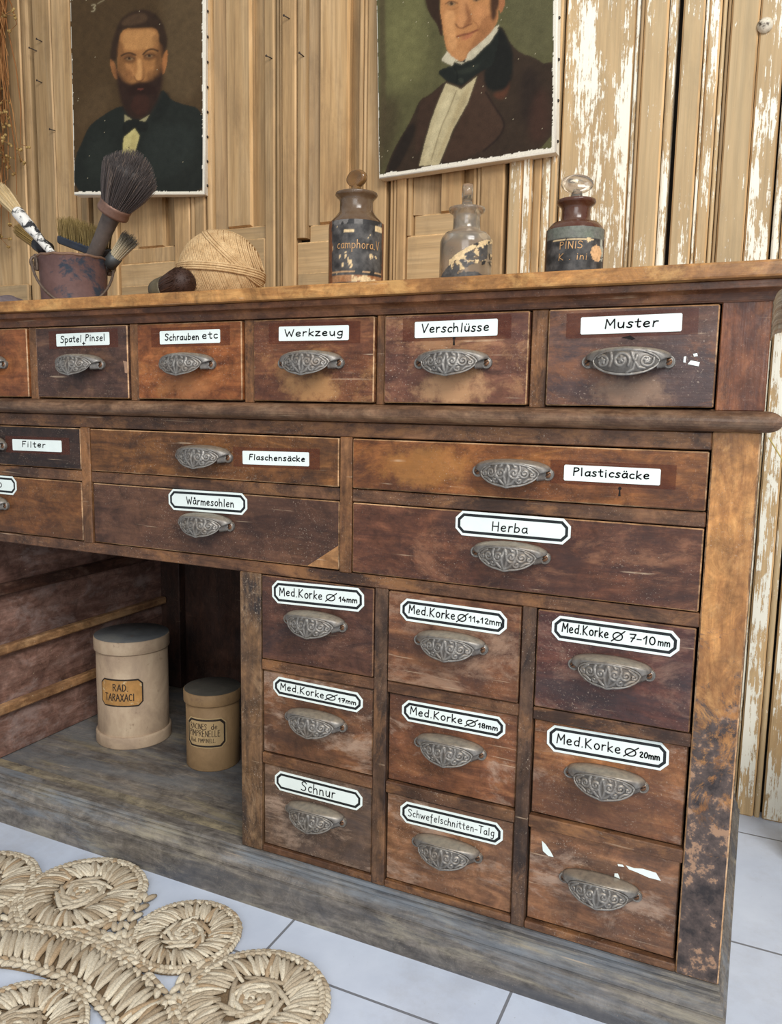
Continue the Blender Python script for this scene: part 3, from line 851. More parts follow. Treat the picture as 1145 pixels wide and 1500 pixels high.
SCREW = plain('rusty_screw', (120, 86, 62), .5, .6, .3, 200)
SLOT = plain('screw_slot', (34, 26, 22), .8)
def finish_pull(kind):
    mb = pull_mesh(kind)
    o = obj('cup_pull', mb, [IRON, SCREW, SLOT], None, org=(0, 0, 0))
    md = o.modifiers.new('solid', 'SOLIDIFY'); md.thickness = .0011; md.offset = -1
    return o
PULL = {'scroll': finish_pull('scroll'), 'roundel': finish_pull('roundel')}
USED = {'scroll': False, 'roundel': False}
def place_pull(par, x, y, z, kind='scroll'):
    o = PULL[kind] if not USED[kind] else PULL[kind].copy()
    if USED[kind]: COL.objects.link(o)
    USED[kind] = True
    o.parent = par
    o.location = Vector((x, y, z))-ORG[par.name]
    return o

# ------------------------------------------------------------------ drawers
PAPER = plain('label_paper', (226, 235, 230), .45, 0, .05, 25, .05)
INK = plain('black_ink', (22, 20, 22), .5, 0, .1, 60, 0)
RING = plain('printed_black_border', (26, 30, 32), .4, 0, .12, 60, 0)
def tape():
    n = N('clear_tape')
    n.base(lin((96, 46, 30))); n.rough(.22)
    n.b.inputs['Alpha'].default_value = .42
    return n.m
TAPE = tape()
def octo(w, h, c):
    w /= 2; h /= 2
    return [(-w+c, -h), (w-c, -h), (w, -h+c), (w, h-c), (w-c, h), (-w+c, h), (-w, h-c), (-w, -h+c)]
def name_label(par, y, spec):
    cx, cz, w, h, ang, bordered, segs = spec
    ca, sa = math.cos(ang), math.sin(ang)
    def P(x, z, d): return (cx+x*ca-z*sa, y-d, cz+x*sa+z*ca)
    mb = MB()
    if bordered:
        ch = .0090
        o = octo(w, h, ch); mb.extrude([P(x, z, .0) for x, z in o], (0, -.0007, 0), 0)
        a = octo(w-.0062, h-.0062, ch-.0018); b = octo(w-.0132, h-.0132, ch-.0038)
        V = [P(x, z, .00085) for x, z in a]+[P(x, z, .00085) for x, z in b]
        mb.add(V, [(i, (i+1) % 8, 8+(i+1) % 8, 8+i) for i in range(8)], 1)
    else:
        o = octo(w, h, .0012); mb.extrude([P(x, z, .0003) for x, z in o], (0, -.0006, 0), 0)
        t = octo(w+.034, h+.009, .0005); V = [P(x, z+.0005, .00025) for x, z in t]
        mb.poly(V, 3)
    pen = .00155 if bordered else .0017
    for k, (txt, f0, f1, bl, cap, *pp) in enumerate(segs):
        lettering(mb, txt, -w/2+f0*w, -w/2+f1*w, -h/2+bl*h, cap*h, pp[0] if pp else pen, lambda x, z: P(x, z, .0010), 2, seed=k+int(abs(cx)*100))
    return obj('name_label', mb, [PAPER, RING, INK, TAPE], par, fix=False)
UZ = (.7594, .8728); R1 = (.6436, .7124); R2 = (.5266, .6252); S1 = (.3806, .5086); S2 = (.2346, .3633); S3 = (.0854, .2168)
A0 = (-1.303, -1.1080); A1 = (-1.0884, -.8928); A2 = (-.8742, -.6808); A3 = (-.6626, -.4710); A4 = (-.4571, -.2637); A5 = (-.2415, -.0524)
B0 = (-1.443, -1.0008); B1 = (-.9796, -.5240); B2 = (-.5040, -.0532)
C1 = (-.6533, -.4682); C2 = (-.4468, -.2609); C3 = (-.2416, -.0540)
MK = lambda a, b, c, d, mm, s=.35: [('Med.Korke', .085, a, .36, s), ('Ø', b, c, .34, s*.92), (mm, d, .93, .36, s*.66, .0016)]
D = [
 # label spec: cx, cz, w, h, angle, bordered, text pieces ; dark, mid, light, stain, worn
 ('unnamed', A0, UZ, -.003, .814, None, ((92, 50, 28), (130, 76, 42), (154, 98, 56)), ((66, 36, 26), .5), ((176, 116, 66), .4)),
 ('Spatel + Pinsel', A1, UZ, -.003, .812, (-.9850, .8519, .1120, .0197, .0085, 0, [('Spatel', .08, .48, .30, .52), ('+', .50, .55, .08, .5), ('Pinsel', .56, .92, .34, .50)]), ((52, 36, 32), (74, 52, 44), (98, 70, 56)), ((44, 30, 30), .7), ((132, 94, 66), .35)),
 ('Schrauben etc', A2, UZ, -.004, .8115, (-.7735, .8514, .1101, .0192, .0050, 0, [('Schrauben', .09, .66, .28, .48), ('etc', .71, .96, .34, .52)]), ((92, 50, 28), (134, 78, 42), (160, 102, 58)), ((76, 40, 26), .45), ((184, 122, 68), .45)),
 ('Werkzeug', A3, UZ, -.004, .812, (-.5640, .8521, .1095, .0195, -.0046, 0, [('Werkzeug', .09, .92, .32, .48)]), ((74, 42, 30), (108, 66, 44), (140, 92, 58)), ((58, 34, 30), .6), ((180, 130, 82), .5)),
 ('Verschlüsse', A4, UZ, -.005, .8110, (-.3586, .8533, .1098, .0201, .0100, 0, [('Verschlüsse', .085, .90, .30, .52)]), ((72, 44, 36), (106, 68, 52), (134, 92, 68)), ((62, 38, 38), .55), ((186, 140, 98), .5)),
 ('Muster', A5, UZ, -.007, .8105, (-.1468, .8530, .1113, .0196, .0126, 0, [('Muster', .25, .77, .30, .52, .0017)]), ((62, 44, 38), (90, 64, 54), (116, 84, 66)), ((66, 56, 58), .6), ((150, 96, 60), .5)),
 ('Filter', B0, R1, .001, .677, (-1.0998, .6804, .1135, .0189, .0101, 0, [('Filter', .20, .68, .34, .5)]), ((34, 24, 22), (50, 34, 28), (66, 46, 36)), ((28, 22, 22), .5), ((104, 72, 50), .25)),
 ('Flaschensäcke', B1, R1, -.001, .677, (-.6273, .6795, .1116, .0195, .0184, 0, [('Flaschensäcke', .10, .94, .34, .40)]), ((62, 38, 22), (98, 62, 34), (134, 88, 46)), ((44, 32, 28), .6), ((150, 96, 50), .35)),
 ('Plasticsäcke', B2, R1, -.002, .677, (-.1598, .6805, .1109, .0190, .0009, 0, [('Plasticsäcke', .10, .89, .34, .48)]), ((80, 46, 26), (120, 72, 38), (152, 98, 52)), ((58, 34, 26), .55), ((170, 108, 56), .5)),
 ('', B0, R2, .0, .574, (-1.2253, .6095, .1490, .0320, 0, 1, [('o', .695, .765, .36, .4)]), ((74, 44, 24), (108, 66, 34), (134, 88, 48)), ((56, 36, 26), .5), ((150, 96, 52), .3)),
 ('Wärmesohlen', B1, R2, .002, .575, (-.7508, .6090, .1453, .0322, .0110, 1, [('Wårmesohlen', .24, .84, .33, .34)]), ((58, 38, 30), (84, 56, 42), (104, 72, 54)), ((50, 34, 30), .5), ((120, 82, 58), .3)),
 ('Herba', B2, R2, .0, .5735, (-.2786, .6084, .1485, .0318, -.0034, 1, [('Herba', .33, .64, .30, .36, .0015)]), ((64, 38, 30), (92, 56, 40), (124, 78, 54)), ((50, 34, 32), .6), ((160, 112, 82), .45)),
 ('Med.Korke Ø 14mm', C1, S1, .0, .448, (-.5589, .4874, .1501, .0335, .0300, 1, MK(.56, .60, .71, .74, '14mm')), ((52, 34, 30), (78, 50, 40), (104, 68, 50)), ((42, 34, 36), .8), ((128, 92, 74), .4)),
 ('Med.Korke Ø 17mm', C1, S2, .003, .300, (-.5598, .3409, .1490, .0290, -.0144, 1, MK(.58, .60, .72, .74, '17mm')), ((77, 50, 37), (112, 74, 50), (140, 99, 68)), ((62, 46, 40), .6), ((176, 150, 130), .65)),
 ('Schnur', C1, S3, .004, .155, (-.5586, .1933, .1481, .0305, -.0074, 1, [('Schnur', .31, .70, .30, .46)]), ((69, 54, 45), (99, 77, 62), (127, 101, 82)), ((72, 62, 60), .7), ((176, 150, 130), .65)),
 ('Med.Korke Ø 11+12mm', C2, S1, -.002, .447, (-.3535, .4848, .1484, .0307, -.0081, 1, [('Med.Korke', .085, .53, .36, .37), ('Ø', .55, .64, .34, .36), ('11+12mm', .66, .955, .38, .27, .0014)]), ((75, 48, 35), (111, 71, 48), (140, 96, 65)), ((62, 44, 40), .6), ((168, 136, 112), .55)),
 ('Med.Korke Ø 18mm', C2, S2, .006, .3005, (-.3522, .3411, .1476, .0300, .0014, 1, MK(.60, .63, .735, .75, '18mm', .36)), ((79, 49, 36), (114, 71, 47), (142, 95, 62)), ((64, 44, 38), .6), ((176, 150, 130), .65)),
 ('Schwefelschnitten-Talg', C2, S3, .005, .155, (-.3505, .1937, .1490, .0313, .0067, 1, [('Schwefelschnitten-Talg', .08, .92, .36, .33, .0011)]), ((90, 61, 46), (127, 88, 61), (158, 114, 81)), ((84, 64, 54), .6), ((176, 150, 130), .65)),
 ('Med.Korke Ø 7-10mm', C3, S1, .0, .445, (-.1469, .4868, .1503, .0312, -.0083, 1, [('Med.Korke', .085, .46, .38, .36), ('Ø', .49, .58, .34, .38), ('7-10', .62, .82, .36, .36), ('mm', .84, .93, .38, .28, .0014)]), ((52, 33, 31), (79, 48, 42), (109, 67, 52)), ((56, 48, 50), .7), ((150, 116, 98), .5)),
 ('Med.Korke Ø 20mm', C3, S2, .007, .3015, (-.1497, .3423, .1477, .0350, .0206, 1, MK(.62, .65, .755, .77, '20mm', .35)), ((89, 56, 38), (132, 85, 53), (163, 114, 73)), ((72, 50, 42), .6), ((176, 150, 130), .65)),
 ('no name', C3, S3, .008, .158, None, ((87, 58, 42), (125, 85, 58), (159, 114, 80)), ((72, 58, 52), .7), ((176, 150, 130), .65)),
]
DRW = {}
for k, (nm, (x0, x1), (z0, z1), yo, pz, spec, cols, stain, worn) in enumerate(D):
    gl = {'Werkzeug': (.0, -.036, .055, (178, 132, 84), .75), 'Verschlüsse': (.0, -.036, .06, (190, 146, 104), .75), 'Muster': (.005, -.040, .05, (150, 120, 96), .6),
          'Schrauben etc': (0, -.036, .05, (176, 116, 72), .45), 'Plasticsäcke': (-.12, 0, .07, (170, 116, 58), .5)}.get(nm)
    m = wood('drawer_wood_%d' % k, *cols, stain=stain, worn=worn, dust=.6, rough=.38, handwear=gl)
    mb = MB()
    e = 1 if (z0 > .5) else 2
    mb.box(x0+G, x1-G, yo, yo+.02, z0+G, z1-G, bev=.0014, edge=e)
    mb.box(x0+.006, x1-.006, yo+.02, .33, z0+.004, z1-.012)
    dr = obj('drawer', mb, [m, EDGE, EDGED], cab, org=((x0+x1)/2, yo, (z0+z1)/2))
    if spec and nm: dr['label'] = 'drawer with a white paper label handwritten "%s"' % nm
    elif nm == 'no name': dr['label'] = 'drawer without a label, torn white paper scraps left above its pull'
    DRW[nm] = (dr, yo)
    place_pull(dr, (x0+x1)/2, yo+.0002, pz, 'roundel' if nm == 'Muster' else 'scroll')
    if spec: name_label(dr, yo, spec)
def scrap(nm, pts, mat=PAPER, name='paper_scrap', d=.0006):
    dr, yo = DRW[nm]
    mb = MB(); mb.extrude([(x, yo-.00005, z) for x, z in pts], (0, -d, 0))
    obj(name, mb, mat, dr)
scrap('no name', [(-.2245, .1985), (-.2225, .1850), (-.2150, .1800), (-.2085, .1805), (-.2120, .1860), (-.2195, .1950)])
scrap('no name', [(-.118, .1935), (-.108, .1925), (-.098, .1945), (-.082, .1935), (-.076, .1850), (-.090, .1850), (-.104, .1880), (-.114, .1895)])
scrap('no name', [(-.131, .1790), (-.127, .1800), (-.124, .1740), (-.131, .1750)])
scrap('no name', [(-.128, .1925), (-.122, .1932), (-.120, .1910), (-.127, .1900)])
scrap('Muster', [(-.0795, .8120), (-.0700, .8100), (-.0710, .8055), (-.0825, .8080)])
scrap('Muster', [(-.0870, .8160), (-.0845, .8165), (-.0848, .8095), (-.0872, .8100)])
scrap('Muster', [(-.0775, .8190), (-.0735, .8200), (-.0725, .8165), (-.0765, .8160)])
KEY = plain('keyhole_dark', (20, 15, 13), .9, 0, .1, 60, 0)
for nm, x, z in (('Verschlüsse', -.3600, .8385), ('Plasticsäcke', -.1490, .6615)):
    r = [(x+.0020*math.cos(2*PI*i/10), z+.0035+.0020*math.sin(2*PI*i/10)) for i in range(-2, 8)]
    scrap(nm, r+[(x-.0014, z-.0055), (x+.0014, z-.0055)], KEY, 'keyhole', .0004)
scrap('Muster', [(-.156, .838), (-.146, .8405), (-.140, .8365), (-.144, .8355), (-.150, .8372)], KEY, 'keyhole', .0004)
INL = wood('bare_patch_wood', (112, 76, 46), (142, 100, 62), (166, 122, 80), dust=.3, stain=((90, 58, 40), .3))
scrap('Wärmesohlen', [(-.5760, .5285), (-.5262, .5285), (-.5262, .5620)], INL, 'corner_patch', .0005)
scrap('Spatel + Pinsel', [(-.9030, .8180), (-.8950, .8165), (-.8950, .7990), (-.9000, .8000), (-.9005, .8080)], plain('chipped_bare_wood', (158, 124, 100), .7), 'chip', .0003)

# ================================================================== TINS IN THE BAY
def tin_wall(P, r, d): # cylinder mapping: arc length x about angle a0, height z
    cx, cy, a0 = P
    return lambda x, z: (cx+(r+d)*math.cos(a0+x/r), cy+(r+d)*math.sin(a0+x/r), z)
def curved_sheet(mb, f, out, mi, nx=14):
    """outline -> strip sheet on a curved wall: clip outline columns between x extremes"""
    xs = sorted(set([round(p[0], 5) for p in out]))
    lo, hi = xs[0], xs[-1]
    cols = np.unique(np.round(np.concatenate([np.linspace(lo, hi, nx), xs]), 5))
    def span(x):
        zz = []
        n = len(out)
        for i in range(n):
            (x0, z0), (x1, z1) = out[i], out[(i+1) % n]
            if min(x0, x1)-1e-9 <= x <= max(x0, x1)+1e-9:
                if abs(x1-x0) < 1e-7: zz += [z0, z1]
                else: zz.append(z0+(z1-z0)*(x-x0)/(x1-x0))
        return min(zz), max(zz)
    P = [[f(x, span(x)[0]) for x in cols], [f(x, span(x)[1]) for x in cols]]
    mb.grid(P, mi, (1, 1, 1), True)
def card(name, c1, c2, c3, rough=.7):
    n = N(name)
    a = n.noise(n.map((1, 1, .6)), 14, 8, .68, .4); b = n.noise(n.map((1, 1, 1)), 50, 8, .7)
    c = n.ramp(a, [(.3, lin(c1)), (.52, lin(c2)), (.72, lin(c3))])
    c = n.mix(n.math('MULTIPLY', n.ramp(b, [(.60, 0.), (.70, 1.)]), .6), c, lin((112, 84, 62)))
    n.base(c); n.rough(rough); n.bump(b, .2, .001)
    return n.m
CARD = card('pale_pasteboard', (146, 124, 104), (178, 154, 128), (200, 178, 150)); CARD2 = card('tan_pasteboard', (118, 92, 62), (146, 116, 80), (166, 134, 96))
LIDT = card('grey_lid_top', (86, 88, 90), (112, 114, 114), (136, 134, 126)); LIDT2 = card('dark_lid_top', (62, 58, 52), (78, 74, 66), (94, 88, 78))
ZB = .0736
def canister(name, label, cx, cy, r, ztop, body, top, lid_h, band, lab):
    t = thing(name, label, 'canister', (cx, cy, ZB), 'pasteboard canisters in the open bay')
    z0 = ZB
    mb = MB(); mb.lathe([(r-.001, z0+.0), (r, z0+.002), (r, ztop-lid_h*.5)], 56, 0, (cx, cy)); obj('body', mb, body, t)
    mb = MB(); R = r+.0035
    mb.lathe([(R, ztop-lid_h), (R+.0004, ztop-lid_h+.001), (R+.0004, ztop-.0015), (R-.001, ztop)], 56, 0, (cx, cy))
    mb.mi[-1] = 1
    obj('lid', mb, [body, top], t)
    if band:
        mb = MB(); mb.lathe([(r+.0035, z0), (r+.0042, z0+.002), (r+.0042, z0+band-.003), (r+.0030, z0+band), (r-.001, z0+band+.0005)], 56, 0, (cx, cy))
        obj('base_band', mb, body, t)
    a0, zc, w, h, paper, bord, inkc, texts = lab
    mb = MB(); W = (cx, cy, a0)
    ch = .009
    curved_sheet(mb, tin_wall(W, r, .0006), [(x, zc+z) for x, z in octo(w, h, ch)], 0 if bord == 'in' else 1, 26)
    if bord == 'in':
        curved_sheet(mb, tin_wall(W, r, .0009), [(x, zc+z) for x, z in octo(w-.0045, h-.0045, ch-.001)], 1, 26)
    q = .0115 if bord == 'in' else .006
    curved_sheet(mb, tin_wall(W, r, .0012), [(x, zc+z) for x, z in octo(w-q, h-q, ch-.002)], 0, 26)
    for k, (tx, f0, f1, zz, cap, pen) in enumerate(texts):
        lettering(mb, tx, -w/2+f0*w, -w/2+f1*w, zc+zz*h, cap*h, pen, tin_wall(W, r, .0015), 2, .1, seed=k)
    obj('label', mb, [paper, RINGB, inkc], t)
    return t
RINGB = plain('dark_label_border', (46, 36, 28), .6, 0, .3, 120, 0)
OLDP = plain('foxed_label_paper', (176, 130, 74), .7, 0, .25, 40, .1, second=((206, 182, 140), 70, .58)); OLDP2 = plain('buff_label_paper', (178, 150, 108), .7, 0, .12, 40, .1)
INKB = plain('brown_black_ink', (50, 38, 30), .7, 0, .2, 90, 0)
canister('canister', 'larger pale pasteboard canister with grey lid and orange label in the open bay', -1.1330, .2438, .0700, .2915, CARD, LIDT, .026, .024,
         (math.atan2(-.96-.2438, 1.133)-.36, .189, .0880, .056, OLDP, 'no', INKB, [('RAD.', .34, .68, .08, .24, .0018), ('TARAXACI', .14, .80, -.28, .25, .0018)]))
canister('canister', 'smaller tan pasteboard canister with black bordered label, half hidden by the drawer post', -.9155, .2214, .0500, .2222, CARD2, LIDT2, .022, 0,
         (math.atan2(-.96-.2214, .9155)-.30, .1490, .0800, .058, OLDP2, 'in', INKB, [('RACINES', .13, .54, .14, .18, .0011), ('de', .64, .78, .14, .18, .0011), ('PIMPRENELLE', .10, .84, -.10, .2, .0011), ('Rad. PIMPINELL.', .14, .74, -.30, .13, .0008)]))

# ================================================================== BOTTLES
def glassy(name, col, trans, rough, dusty=.3, dcol=(150, 136, 118)):
    n = N(name)
    y = n.noise(n.map((1, 1, 1)), 22, 8, .7, .3)
    n.base(n.mix(n.math('MULTIPLY', n.ramp(y, [(.4, 0.), (.7, 1.)]), dusty), lin(col), lin(dcol)))
    n.rough(n.ramp(y, [(.4, rough), (.7, rough+.25)]))
    n.b.inputs['Transmission Weight'].default_value = trans
    n.b.inputs['IOR'].default_value = 1.48
    return n.m
ZT = .9125
def label_sheet(cx, cy, r, a0, w, z0, z1, fn, nx=70, nz=46, d=.0006):
    """curved label; fn(s, t) returns a colour, or None where the paper has flaked away"""
    P = []; cols = []; ok = {}
    for i in range(nz+1):
        row = []
        for j in range(nx+1):
            s = j/nx; t = i/nz; x = (s-.5)*w
            a = a0+x/r
            row.append((cx+(r+d)*math.cos(a), cy+(r+d)*math.sin(a), z0+(z1-z0)*t))
            c = fn(s, t); ok[(i, j)] = c is not None
            cols.append(c or (.1, .1, .1))
        P.append(row)
    mb = MB(); mb.grid(P, 0, cols, True, keep=lambda i, j: ok[(i, j)] and ok[(i+1, j+1)])
    return mb
LAB = vcol('old_bottle_label', .5, .2, 260, .3, .6)
GOLD = plain('faded_gilt_lettering', (190, 146, 96), .5, .1, .3, 150, 0)
def vnoise(seed, n=24):
    g = np.random.default_rng(seed).random((n+1, n+1))
    def f(x, y):
        x = (x*7) % n; y = (y*7) % n
        i, j = int(x), int(y); fx, fy = x-i, y-j
        fx = fx*fx*(3-2*fx); fy = fy*fy*(3-2*fy)
        return (g[i, j]*(1-fx)+g[i+1, j]*fx)*(1-fy)+(g[i, j+1]*(1-fx)+g[i+1, j+1]*fx)*fy
    return lambda x, y: .55*f(x, y)+.3*f(2.1*x+3, 2.1*y+1)+.15*f(4.7*x+1, 4.7*y+5)
def bottle(label, cx, cy, rb, zsh, rn, znk, rl, zlip, zstop, rs, sth, sang, glass, labf, texts, lz):
    t = thing('apothecary_bottle', label, 'bottle', (cx, cy, ZT), 'stoppered bottles on the cabinet top')
    out = [(rb*.80, ZT), (rb*.96, ZT+.001), (rb, ZT+.005), (rb, zsh-.012), (rb*.985, zsh-.006), (rb*.93, zsh-.001), (rb*.80, zsh+.0045), (rn*1.16, znk-.004), (rn*1.02, znk), (rn*.98, znk+.004), (rn*.97, zlip-.009),
           (rn*1.02, zlip-.005), (rl*.94, zlip-.002), (rl, zlip+.0005), (rl*.985, zlip+.003), (rn*.86, zlip+.0042)]
    inn = [(rn*.80, zlip+.001), (rn*.80, znk), (rb*.74, zsh-.002), (rb*.93, zsh-.012), (rb*.93, ZT+.010), (rb*.85, ZT+.006), (0, ZT+.006)]
    mb = MB(); mb.lathe(out+inn, 48, 0, (cx, cy)); obj('glass_body', mb, glass, t)
    # stopper: tapered plug, thin neck, flattened disc head
    mb = MB(); zc = (zlip+.010+zstop)/2+.002; hr = (zstop-zlip-.008)/2
    mb.lathe([(rn*.62, zlip-.018), (rn*.74, zlip+.003), (rn*.70, zlip+.005), (.0075, zlip+.008), (.0065, zlip+.013), (.005, zlip+.016)], 24, 0, (cx, cy))
    k0 = len(mb.v)
    prof = [(0, -sth*.45), (rs*.55, -sth*.55), (rs*.80, -sth), (rs*.93, -sth*.86), (rs, 0), (rs*.93, sth*.86), (rs*.80, sth), (rs*.55, sth*.55), (0, sth*.45)]
    mb.lathe(prof, 32)
    ca, sa = math.cos(sang), math.sin(sang)
    for i in range(k0, len(mb.v)):
        x, y, z = mb.v[i]                      # disc axis z -> horizontal direction at sang
        px, pzv, pn = x, y*hr/rs, z
        if pzv < 0: px *= 1-.28*(-pzv/hr)**2
        mb.v[i] = (cx+pn*ca-px*sa, cy+pn*sa+px*ca, zc+pzv)
    obj('stopper', mb, glass, t)
    a0 = math.atan2(-.96-cy, -cx)
    mb = label_sheet(cx, cy, rb, a0+lz[2], lz[3], lz[0], lz[1], labf)
    for k, (tx, x0, x1, zb, cap, pen) in enumerate(texts):
        lettering(mb, tx, x0, x1, zb, cap, pen, tin_wall((cx, cy, a0+lz[2]), rb, .0011), 1, .25, seed=k)
    obj('label', mb, [LAB, GOLD], t)
    return t
n1, n2, n3, n4 = vnoise(1), vnoise(2), vnoise(3), vnoise(5)
BLK = lin((50, 48, 47)); GRY = lin((112, 108, 104)); CRM = lin((224, 196, 150)); TAN_ = lin((150, 92, 52)); BRN = lin((88, 58, 40))
def lerp(a, b, t): return tuple(x+(y-x)*t for x, y in zip(a, b))
def lab1(s, t):
    n = n1(s*1.4, t)
    edge = min(s, 1-s)
    if edge < .07+.05*n: return lerp(BRN, TAN_, n)
    if t > .93: return GRY if n > .5 else BLK
    if .80 < t < .84 and abs(s-.38) < .07: return CRM
    if t > .83 and .74 < s < .92 and n > .42: return CRM
    if .155 < t < .185 and n > .30: return lerp(CRM, TAN_, .3+.4*n)
    if .02 < t < .12: return lerp(TAN_, CRM, .9 if .42 < s < .8 and n > .42 else .35*n)
    if n > .74: return CRM
    return lerp(BLK, GRY, max(0, min(1, n*1.5-.45)))
def lab2(s, t):
    n = n2(s*1.6, t*1.2)
    u = t-(.18+.78*(1-(1-s)**1.7))
    if abs(u) < .055 and s > .24: return CRM if n > .3 else BLK
    if -.30-.1*n < u < -.055 and s < .82: return lerp(BLK, GRY, n) if (n < .60 or s < .25) else (CRM if n > .62 else None)
    if s > .70 and .42 < t < .70 and n > .34 and u < -.1: return CRM if n > .47 else BLK
    if t < .30-.25*abs(s-.55)+.16*(n-.5) and s > .12: return lerp(BLK, GRY, max(0, n*1.4-.35)) if n > .22 else CRM
    return None
def lab3(s, t):
    n = n3(s*1.3, t)
    if min(s, 1-s) < .04: return BRN
    if t > .80: return lerp(GRY, lin((112, 120, 104)), n)
    if .745 < t < .775 and .18 < s < .74 and n > .33: return CRM
    if (s-.80)**2*2.2+(t-.52)**2 < .020+.03*(n-.5): return lin((222, 176, 128))
    if s > .86 and n > .52: return lin((176, 176, 160))
    if n > .76: return CRM
    return lerp(BLK, GRY, max(0, min(1, n*1.5-.5)))
GB1 = glassy('smoky_brown_glass', (104, 76, 50), .35, .10, .45); GB2 = glassy('clear_grey_glass', (226, 216, 200), .88, .06, .35, (176, 160, 138)); GB3 = glassy('red_brown_glass', (88, 44, 28), .30, .08, .30)
GS1 = glassy('amber_brown_glass', (150, 108, 58), .5, .10, .3)
b1 = bottle('smoky brown stoppered bottle with a black label edged in orange, leftmost of the three', -.5545, .10, .0398, 1.0175, .0246, 1.030, .0305, 1.0535, 1.0870, .0178, .0050, -1.85, GB1, lab1,
       [('camphora.V', -.030, .034, .974, .0115, .0010)], (.9275, 1.0135, .06, .104))
bottle('clear grey glass bottle with a mostly peeled black label, middle of the three', -.3860, .10, .0354, .9850, .0186, .9945, .0247, 1.0195, 1.0520, .0155, .0068, .42, GB2, lab2, [], (.9160, .9800, .05, .098))
b3 = bottle('red-brown bottle with a worn black label and pale round stopper, rightmost of the three', -.2383, .10, .0370, .9860, .0185, .9945, .0247, 1.0165, 1.0485, .0216, .0060, -1.0, GB3, lab3,
       [('PINIS', -.020, .008, .9540, .0085, .0009), ('K . ini', -.021, .014, .9405, .0080, .0008)], (.9145, .9810, .05, .096))
for ch in b1.children:
    if ch.name.startswith('stopper'): ch.data.materials[0] = GS1
for ch in b3.children:
    if ch.name.startswith('stopper'): ch.data.materials[0] = GB2; ch['label'] = 'pale clear glass stopper'

# ================================================================== TWINE BALL
def straw_mat(name, c1, c2, bs=420, wave=True):
    n = N(name)
    x = n.noise(n.map((1, 1, 1)), 60, 5, .6); f = n.noise(n.map((1, 1, 1)), bs, 3, .6)
    c = n.ramp(x, [(.3, lin(c1)), (.7, lin(c2))])
    m2 = n.new('ShaderNodeMix', data_type='RGBA', blend_type='MULTIPLY'); m2.inputs[0].default_value = .7
    n.link(c, m2.inputs[6]); n.link(n.ramp(f, [(.3, .6), (.65, 1.1)]), m2.inputs[7])
    n.base(m2.outputs[2]); n.rough(.85); n.bump(f, .5, .001)
    n.b.inputs['Specular IOR Level'].default_value = .2
    return n.m
TW = straw_mat('jute_twine', (184, 148, 104), (222, 190, 144))
bx, by, br = -.8830, .22, .0735
bz = ZT+br*.95
tw = thing('twine_ball', 'large ball of tan jute twine on the cabinet top', 'ball of twine', (bx, by, ZT))
mb = MB(); mb.ball((bx, by, bz), (br*.97, br*.97, br*.94), 28, 18)
def loops(mb, axis, f0, f1, n, rad=.0017, rr=1.0, jit=.012, arc=None):
    ax = Vector(axis).normalized()
    e1 = ax.orthogonal().normalized(); e2 = ax.cross(e1)
    for i in range(n):
        f = f0+(f1-f0)*i/max(1, n-1)+random.uniform(-jit, jit)
        f = max(-.97, min(.97, f))
        R = br*rr*math.sqrt(1-f*f); pts = []
        ph = random.uniform(0, 6.28); am = random.uniform(0, .012)
        for k in range(49):
            a = 2*PI*k/48
            p = e1*R*math.cos(a)+e2*R*math.sin(a)+ax*br*rr*(f+am*math.sin(a+ph))
            p = p.normalized()*br*rr
            pts.append((bx+p.x, by+p.y, bz+p.z*.965))
        mb.tube(pts, rad, 6, caps=False)
loops(mb, (.86, .40, .30), -.97, .97, 54, .0020, .985, .005)
loops(mb, (.66, .22, .72), .42, .62, 7, .0019, 1.014, .006)
obj('windings', mb, TW, tw, org=(bx, by, bz))
mb = MB(); loops(mb, (.06, .05, 1), -.10, .05, 4, .0021, 1.03, .003)
obj('wrapped_band', mb, TW, tw, org=(bx, by, bz))

# ================================================================== BRUSHES, PAINT POT
def bristle(mb, r0, r1, L, n, rad=.0006, seed=1, taper=.5, flat=1., dome=.25, z0=0., col=None):
    r = random.Random(seed)
    for i in range(n):
        q = math.sqrt(r.random()); a = r.random()*2*PI
        x, y = q*math.cos(a), q*math.sin(a)*flat
        ln = L*(1-dome*q*q)*r.uniform(.88, 1.03)
        w = r.uniform(-.12, .12)
        b = (x*r0, y*r0, z0); m = (x*(r0+(r1-r0)*.62)+w*r1*.2, y*(r0+(r1-r0)*.62), z0+ln*.55); e = (x*r1+w*r1*.4, y*r1+w*r1*.2, z0+ln)
        k = col(q, r) if col else (1, 1, 1)
        mb.tube([b, m, e], [rad, rad*.9, rad*taper*.5], 4, col=k, caps=False)
def brush_root(name, label, org, axis, roll=0.):
    t = thing(name, label, 'brush', org, 'brushes on the cabinet top')
    q = Vector(axis).normalized().to_track_quat('Z', 'Y') @ Quaternion((0, 0, 1), roll)
    t.rotation_mode = 'QUATERNION'; t.rotation_quaternion = q
    return t
def local(name, mb, mats, t):
    """part built in its thing's own axes"""
    o = obj(name, mb, mats, None, org=(0, 0, 0)); o.parent = t; o.location = (0, 0, 0)
    return o
HAIR = vcol('brush_hair', .6, 0, 300, .35, .8)
pcx, pcy = -1.1275, .12
pot = thing('paint_pot', 'small rusty paint pot with a wire handle, holding several brushes', 'pot', (pcx, pcy, ZT))
POTM = plain('rusty_painted_tin', (112, 86, 82), .6, .15, .22, 40, .3, second=((58, 66, 78), 13, .50))
mb = MB(); mb.lathe([(.0505, ZT), (.0535, ZT+.002), (.0545, ZT+.01), (.0572, ZT+.085), (.0590, ZT+.0865), (.0598, ZT+.0895), (.0590, ZT+.0920), (.0568, ZT+.0915), (.0555, ZT+.086), (.0525, ZT+.008), (0, ZT+.006)], 48, 0, (pcx, pcy))
obj('pot_body', mb, POTM, pot)
